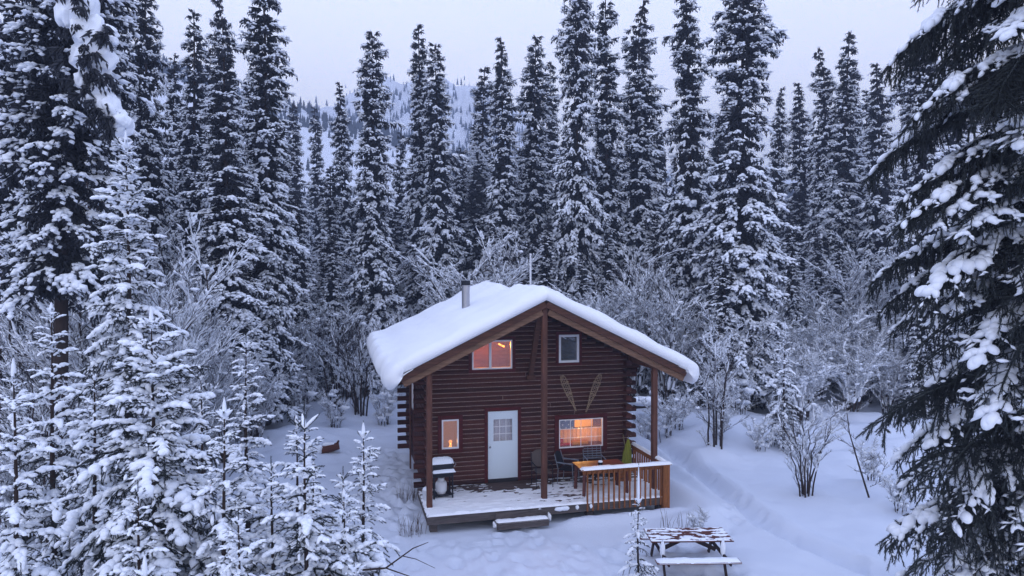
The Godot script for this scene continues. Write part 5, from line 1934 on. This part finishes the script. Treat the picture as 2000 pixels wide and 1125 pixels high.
func near_spruce(label: String, at: Vector3, high: float, radius: float, sets: Array, sd: int, opts := {}) -> Node3D:
	# sets: [length, [[needles, snow], ...]] from short to long
	var r := RandomNumberGenerator.new()
	r.seed = sd
	var t := thing("young_spruce" if high < 12.0 else "large_spruce", label, "spruce", at, 0.0, "snow-laden spruces close to the camera")
	var g := Geo.new()
	var pts := []
	var rad := []
	for k in 10:
		var q := k / 9.0
		pts.append(Vector3(0.03 * sin(q * 9.0 + sd) * high * 0.1, high * q - (0.5 if k == 0 else 0.0), 0.02 * cos(q * 7.0 + sd) * high * 0.1))
		rad.append(lerpf(0.011 * high + 0.012, 0.007, q))
	tube(g, pts, rad, 7)
	put("trunk", g, "bark", t)
	var stem := func(y: float) -> Vector3:
		var f := clampf(y / high, 0, 1) * 9.0
		var i := mini(int(f), 8)
		var b: Vector3 = pts[i].lerp(pts[i + 1], f - i)
		return Vector3(b.x, y, b.z)
	# leader with its crown of upright shoots
	g = Geo.new()
	var sn := Geo.new()
	var lead: float = opts.get("leader", 0.3)
	var shoots := [[Vector3(0, high - 0.02, 0), Vector3(0, 1, 0), lead]]
	for k in 5:
		var a := k * TAU / 5.0 + sd
		shoots.append([Vector3(0, high, 0), Vector3(cos(a), 0.85, sin(a)), opts.get("shoot", minf(0.17, lead * 0.5))])
	for s in shoots:
		var d: Vector3 = s[1].normalized()
		var base: Vector3 = stem.call(s[0].y)
		var n := maxi(2, int(s[2] / 0.1))
		for k in n:
			g.add(brush, Transform3D(along(d, s[2] / n * 1.1, 0.019), base + d * s[2] * k / n))
		if opts.get("iced", 0.6) > r.randf():
			tube(sn, [base + Vector3(0, 0.012, 0), base + d * s[2] * 0.25 + Vector3(0, 0.02, 0), base + d * s[2] * 0.6 + Vector3(0, 0.022, 0), base + d * s[2] * 0.92 + Vector3(0, 0.012, 0)], [0.02, 0.03, 0.022, 0.006], 6)
	var lo := put("leader", g, "needles_near", t)
	lo.set_meta("kind", "stuff")
	if not sn.v.is_empty():
		put("snow", sn, "snow_tree", lo).set_meta("kind", "stuff")
	var gap: float = opts.get("gap", 0.34)
	var low: float = opts.get("from", 0.3)
	var y := high - 0.12
	var turn := sd * 1.3
	var inner := []
	while y > low:
		var q := 1.0 - y / high
		var rr := radius * (0.10 + 0.90 * pow(q, opts.get("taper", 0.75)))
		if opts.has("profile"):
			rr = radius * lerp_list(opts.profile, q)
		var n: int = clampi(int(4.0 + rr * 1.8), 4, opts.get("most", 8))
		turn += 0.9
		for k in n:
			var a := turn + TAU * k / n + r.randf_range(-0.22, 0.22)
			if opts.has("face") and cos(a - opts.face) < -0.35:
				continue
			var ln := rr * r.randf_range(0.68, 1.15)
			var pick := 0
			while pick < sets.size() - 1 and sets[pick][0] * 1.3 < ln:
				pick += 1
			var ms: Array = sets[pick][1][r.randi_range(0, sets[pick][1].size() - 1)]
			var k2: float = ln / sets[pick][0]
			var pitch: float = lerpf(opts.get("up", 0.6), opts.get("down", -0.25), smoothstep(0.0, 0.45, q)) + r.randf_range(-0.14, 0.14)
			var b := MeshInstance3D.new()
			b.name = "branch"
			b.mesh = ms[0]
			b.material_override = M["needles_near"]
			b.transform = Transform3D(Basis(Vector3.UP, a) * Basis(Vector3.BACK, pitch) * Basis(Vector3.RIGHT, r.randf_range(-0.15, 0.15)) * Basis.from_scale(Vector3.ONE * k2), stem.call(y + r.randf_range(-0.5, 0.5) * gap * 0.6))
			t.add_child(b, true)
			if r.randf() < opts.get("snowy", 0.95):
				var s := MeshInstance3D.new()
				s.name = "snow"
				s.mesh = ms[1]
				s.material_override = M["snow_tree"]
				b.add_child(s)
		for k in (4 if high < 12.0 else 6):      # short inner sprays between the whorls
			var a := r.randf() * TAU
			var s: float = clampf(rr * 0.9, 0.35, 1.0) if high < 12.0 else r.randf_range(0.9, 1.5)
			inner.append(Transform3D(Basis(Vector3.UP, a) * Basis(Vector3.BACK, r.randf_range(-0.3, 0.5)) * Basis.from_scale(Vector3.ONE * s), stem.call(y - gap * r.randf_range(0.2, 0.8)) + Vector3(cos(a), 0, -sin(a)) * rr * r.randf_range(0.0, 0.25)))
		y -= gap * r.randf_range(0.85, 1.15) * lerpf(0.75, 1.0, minf(1.0, q * 3.0))
	for w in [["inner_sprays", 0, "needles_near"], ["inner_snow", 1, "snow_tree"]]:
		var mm := MultiMesh.new()
		mm.transform_format = MultiMesh.TRANSFORM_3D
		mm.mesh = sets[0][1][sd % sets[0][1].size()][w[1]]
		mm.instance_count = inner.size()
		for k in inner.size():
			mm.set_instance_transform(k, inner[k])
		var o := MultiMeshInstance3D.new()
		o.name = w[0]
		o.multimesh = mm
		o.material_override = M[w[2]]
		o.set_meta("kind", "stuff")
		t.add_child(o)
	return t

func near_trees() -> void:
	var small := [0.55, []]
	var mid := [1.1, []]
	var wide := [1.9, []]
	var big := [2.5, []]
	for k in 3:
		small[1].append(near_bough(0.55, 40 + k, 0.36, 0.3))
	for k in 4:
		mid[1].append(near_bough(1.1, 50 + k, 0.28, 0.9))
	for k in 3:
		wide[1].append(near_bough(1.9, 60 + k, 0.24, 1.2))
	for k in 4:
		big[1].append(near_bough(2.5, 70 + k, 0.36, 3.0))
	var sets := [small, mid, wide]
	var base := func(x: float, z: float) -> Vector3: return Vector3(x, gh(x, z) - 0.1, z)
	near_spruce("tallest snow-draped young spruce in the left foreground, its tip against dark forest", base.call(-6.75, -12.0), 8.9, 1.75, sets, 1, {"gap": 0.30, "taper": 0.7, "leader": 0.35})
	near_spruce("broad young spruce in the left foreground with the widest snow-capped boughs", base.call(-4.75, -9.0), 6.1, 2.3, sets, 2, {"gap": 0.33, "down": -0.3, "leader": 0.3, "iced": 1.0})
	near_spruce("young spruce with a bare candelabra of upright shoots at its tip, lower middle left", base.call(-2.62, -8.6), 4.75, 1.3, sets, 3, {"gap": 0.27, "leader": 0.40, "shoot": 0.27, "iced": 0.35, "snowy": 0.75})
	near_spruce("slender snow-bundled spruce standing behind the candelabra-tipped one", base.call(-4.3, -11.0), 5.6, 1.1, sets, 4, {"gap": 0.34, "iced": 0.6, "snowy": 1.0, "shoot": 0.12})
	near_spruce("young spruce between the broad one and the candelabra-tipped one, with a whorl of white shoots", base.call(-3.65, -8.6), 5.0, 1.1, sets, 5, {"gap": 0.33, "iced": 1.0, "snowy": 1.0, "leader": 0.3})
	near_spruce("small rounded snow-covered spruce nearest the left side of the porch", base.call(-2.15, -9.8), 4.35, 1.1, sets, 6, {"gap": 0.28, "iced": 1.0, "snowy": 1.0, "leader": 0.25})
	near_spruce("snow-buried young spruce cut by the left edge of the picture", base.call(-6.0, -8.2), 5.4, 1.15, sets, 7, {"gap": 0.34, "iced": 0.6, "snowy": 1.0, "shoot": 0.12})
	near_spruce("low snowy spruce at the bottom left, below the broad young spruce", base.call(-3.9, -7.2), 3.5, 1.35, sets, 8, {"gap": 0.30, "snowy": 1.0})
	near_spruce("low snowy spruce at the bottom edge, under the candelabra-tipped one", base.call(-2.35, -7.4), 3.2, 1.15, sets, 9, {"gap": 0.28, "snowy": 1.0})
	near_spruce("low snow-heaped spruce at the bottom left corner", base.call(-5.3, -7.3), 3.4, 1.3, sets, 10, {"gap": 0.30, "snowy": 1.0})
	for s in [["dark-sided young spruce at the left edge, behind the snow-buried one", -7.1, -10.5, 6.0, 1.3, 31], ["spindly snowy spruce between the tallest and the slender snow-bundled one", -5.3, -11.6, 5.0, 1.0, 32], ["low bushy spruce in front of the whorl of white shoots", -3.1, -7.7, 3.9, 1.2, 33], ["low bushy spruce hugging the broad young spruce on its right", -4.35, -7.9, 4.2, 1.1, 34], ["squat white spruce left of the small rounded one by the porch", -2.75, -9.4, 4.0, 1.0, 35], ["squat white spruce at the bottom, right of the candelabra-tipped one", -1.85, -7.9, 3.3, 0.95, 36], ["snow-loaded spruce just left of the broad young spruce", -5.9, -9.6, 5.2, 1.2, 37], ["snow-loaded spruce behind the candelabra-tipped one, low and broad", -3.3, -10.4, 4.4, 1.2, 38], ["bushy low spruce filling the gap right of the candelabra-tipped one", -2.2, -8.9, 3.7, 1.35, 39], ["bushy low spruce filling the gap left of the candelabra-tipped one", -3.15, -8.9, 4.2, 1.3, 40], ["wide low spruce at the bottom edge, below the squat white ones", -1.75, -7.3, 2.9, 1.2, 41], ["wide low spruce at the bottom edge, below the low bushy one", -2.95, -6.9, 3.0, 1.3, 42], ["small spruce just left of the forked bare branch", -2.35, -9.4, 3.9, 1.15, 43]]:
		near_spruce(s[0], base.call(s[1], s[2]), s[3], s[4], sets, s[5], {"gap": 0.36, "leader": 0.2, "shoot": 0.11, "iced": 0.5})
	near_spruce("little spruce with a long iced leader just left of the picnic table", base.call(2.55, -13.7), 2.2, 0.62, sets, 11, {"gap": 0.30, "leader": 0.85, "shoot": 0.12, "iced": 1.0, "most": 6, "up": 0.25, "snowy": 0.85})
	near_spruce("small snowy spruce in the open snow at the right, behind a bare shrub", base.call(10.4, -26.0), 4.7, 1.1, sets, 12, {"gap": 0.36, "iced": 1.0})
	# the big one at the right edge
	near_spruce("huge dark spruce with drooping snow-padded boughs filling the right edge", base.call(8.15, -10.2), 17.0, 2.42, [small, mid, wide, big], 21, {"gap": 0.36, "from": 1.6, "most": 9, "face": 3.68, "up": 0.3, "down": -0.34, "snowy": 0.68, "profile": [[0.0, 0.05], [0.15, 0.6], [0.3, 1.02], [0.42, 1.08], [0.55, 1.0], [0.8, 0.92], [1.0, 0.7]]})
	# bare twig reaching out over the snow
	var t := thing("bare_branch", "bare forked branch with snow reaching right over the snow at the bottom left", "branch", Vector3(-2.2, 2.75, -8.9))
	var g := Geo.new()
	tube(g, [Vector3(-0.35, -0.05, 0), Vector3(0.1, 0.04, 0), Vector3(0.55, 0.10, 0.05), Vector3(0.9, 0.34, 0.0), Vector3(1.1, 0.42, 0)], [0.018, 0.015, 0.012, 0.008, 0.004], 5, false)
	tube(g, [Vector3(0.55, 0.10, 0.05), Vector3(0.85, 0.02, 0.1), Vector3(1.15, -0.12, 0.1)], [0.009, 0.007, 0.003], 5, false)
	tube(g, [Vector3(0.75, 0.24, 0.0), Vector3(0.95, 0.24, 0.1), Vector3(1.2, 0.12, 0.1)], [0.007, 0.005, 0.003], 5, false)
	put("wood", g, "bark", t)
	g = Geo.new()
	clod(g, Vector3(0.0, 0.08, 0), Vector3(0.26, 0.09, 0.1), 0.4, 14)
	clod(g, Vector3(0.38, 0.13, 0), Vector3(0.14, 0.04, 0.05), 0.4, 12)
	put("snow", g, "snow_tree", t)
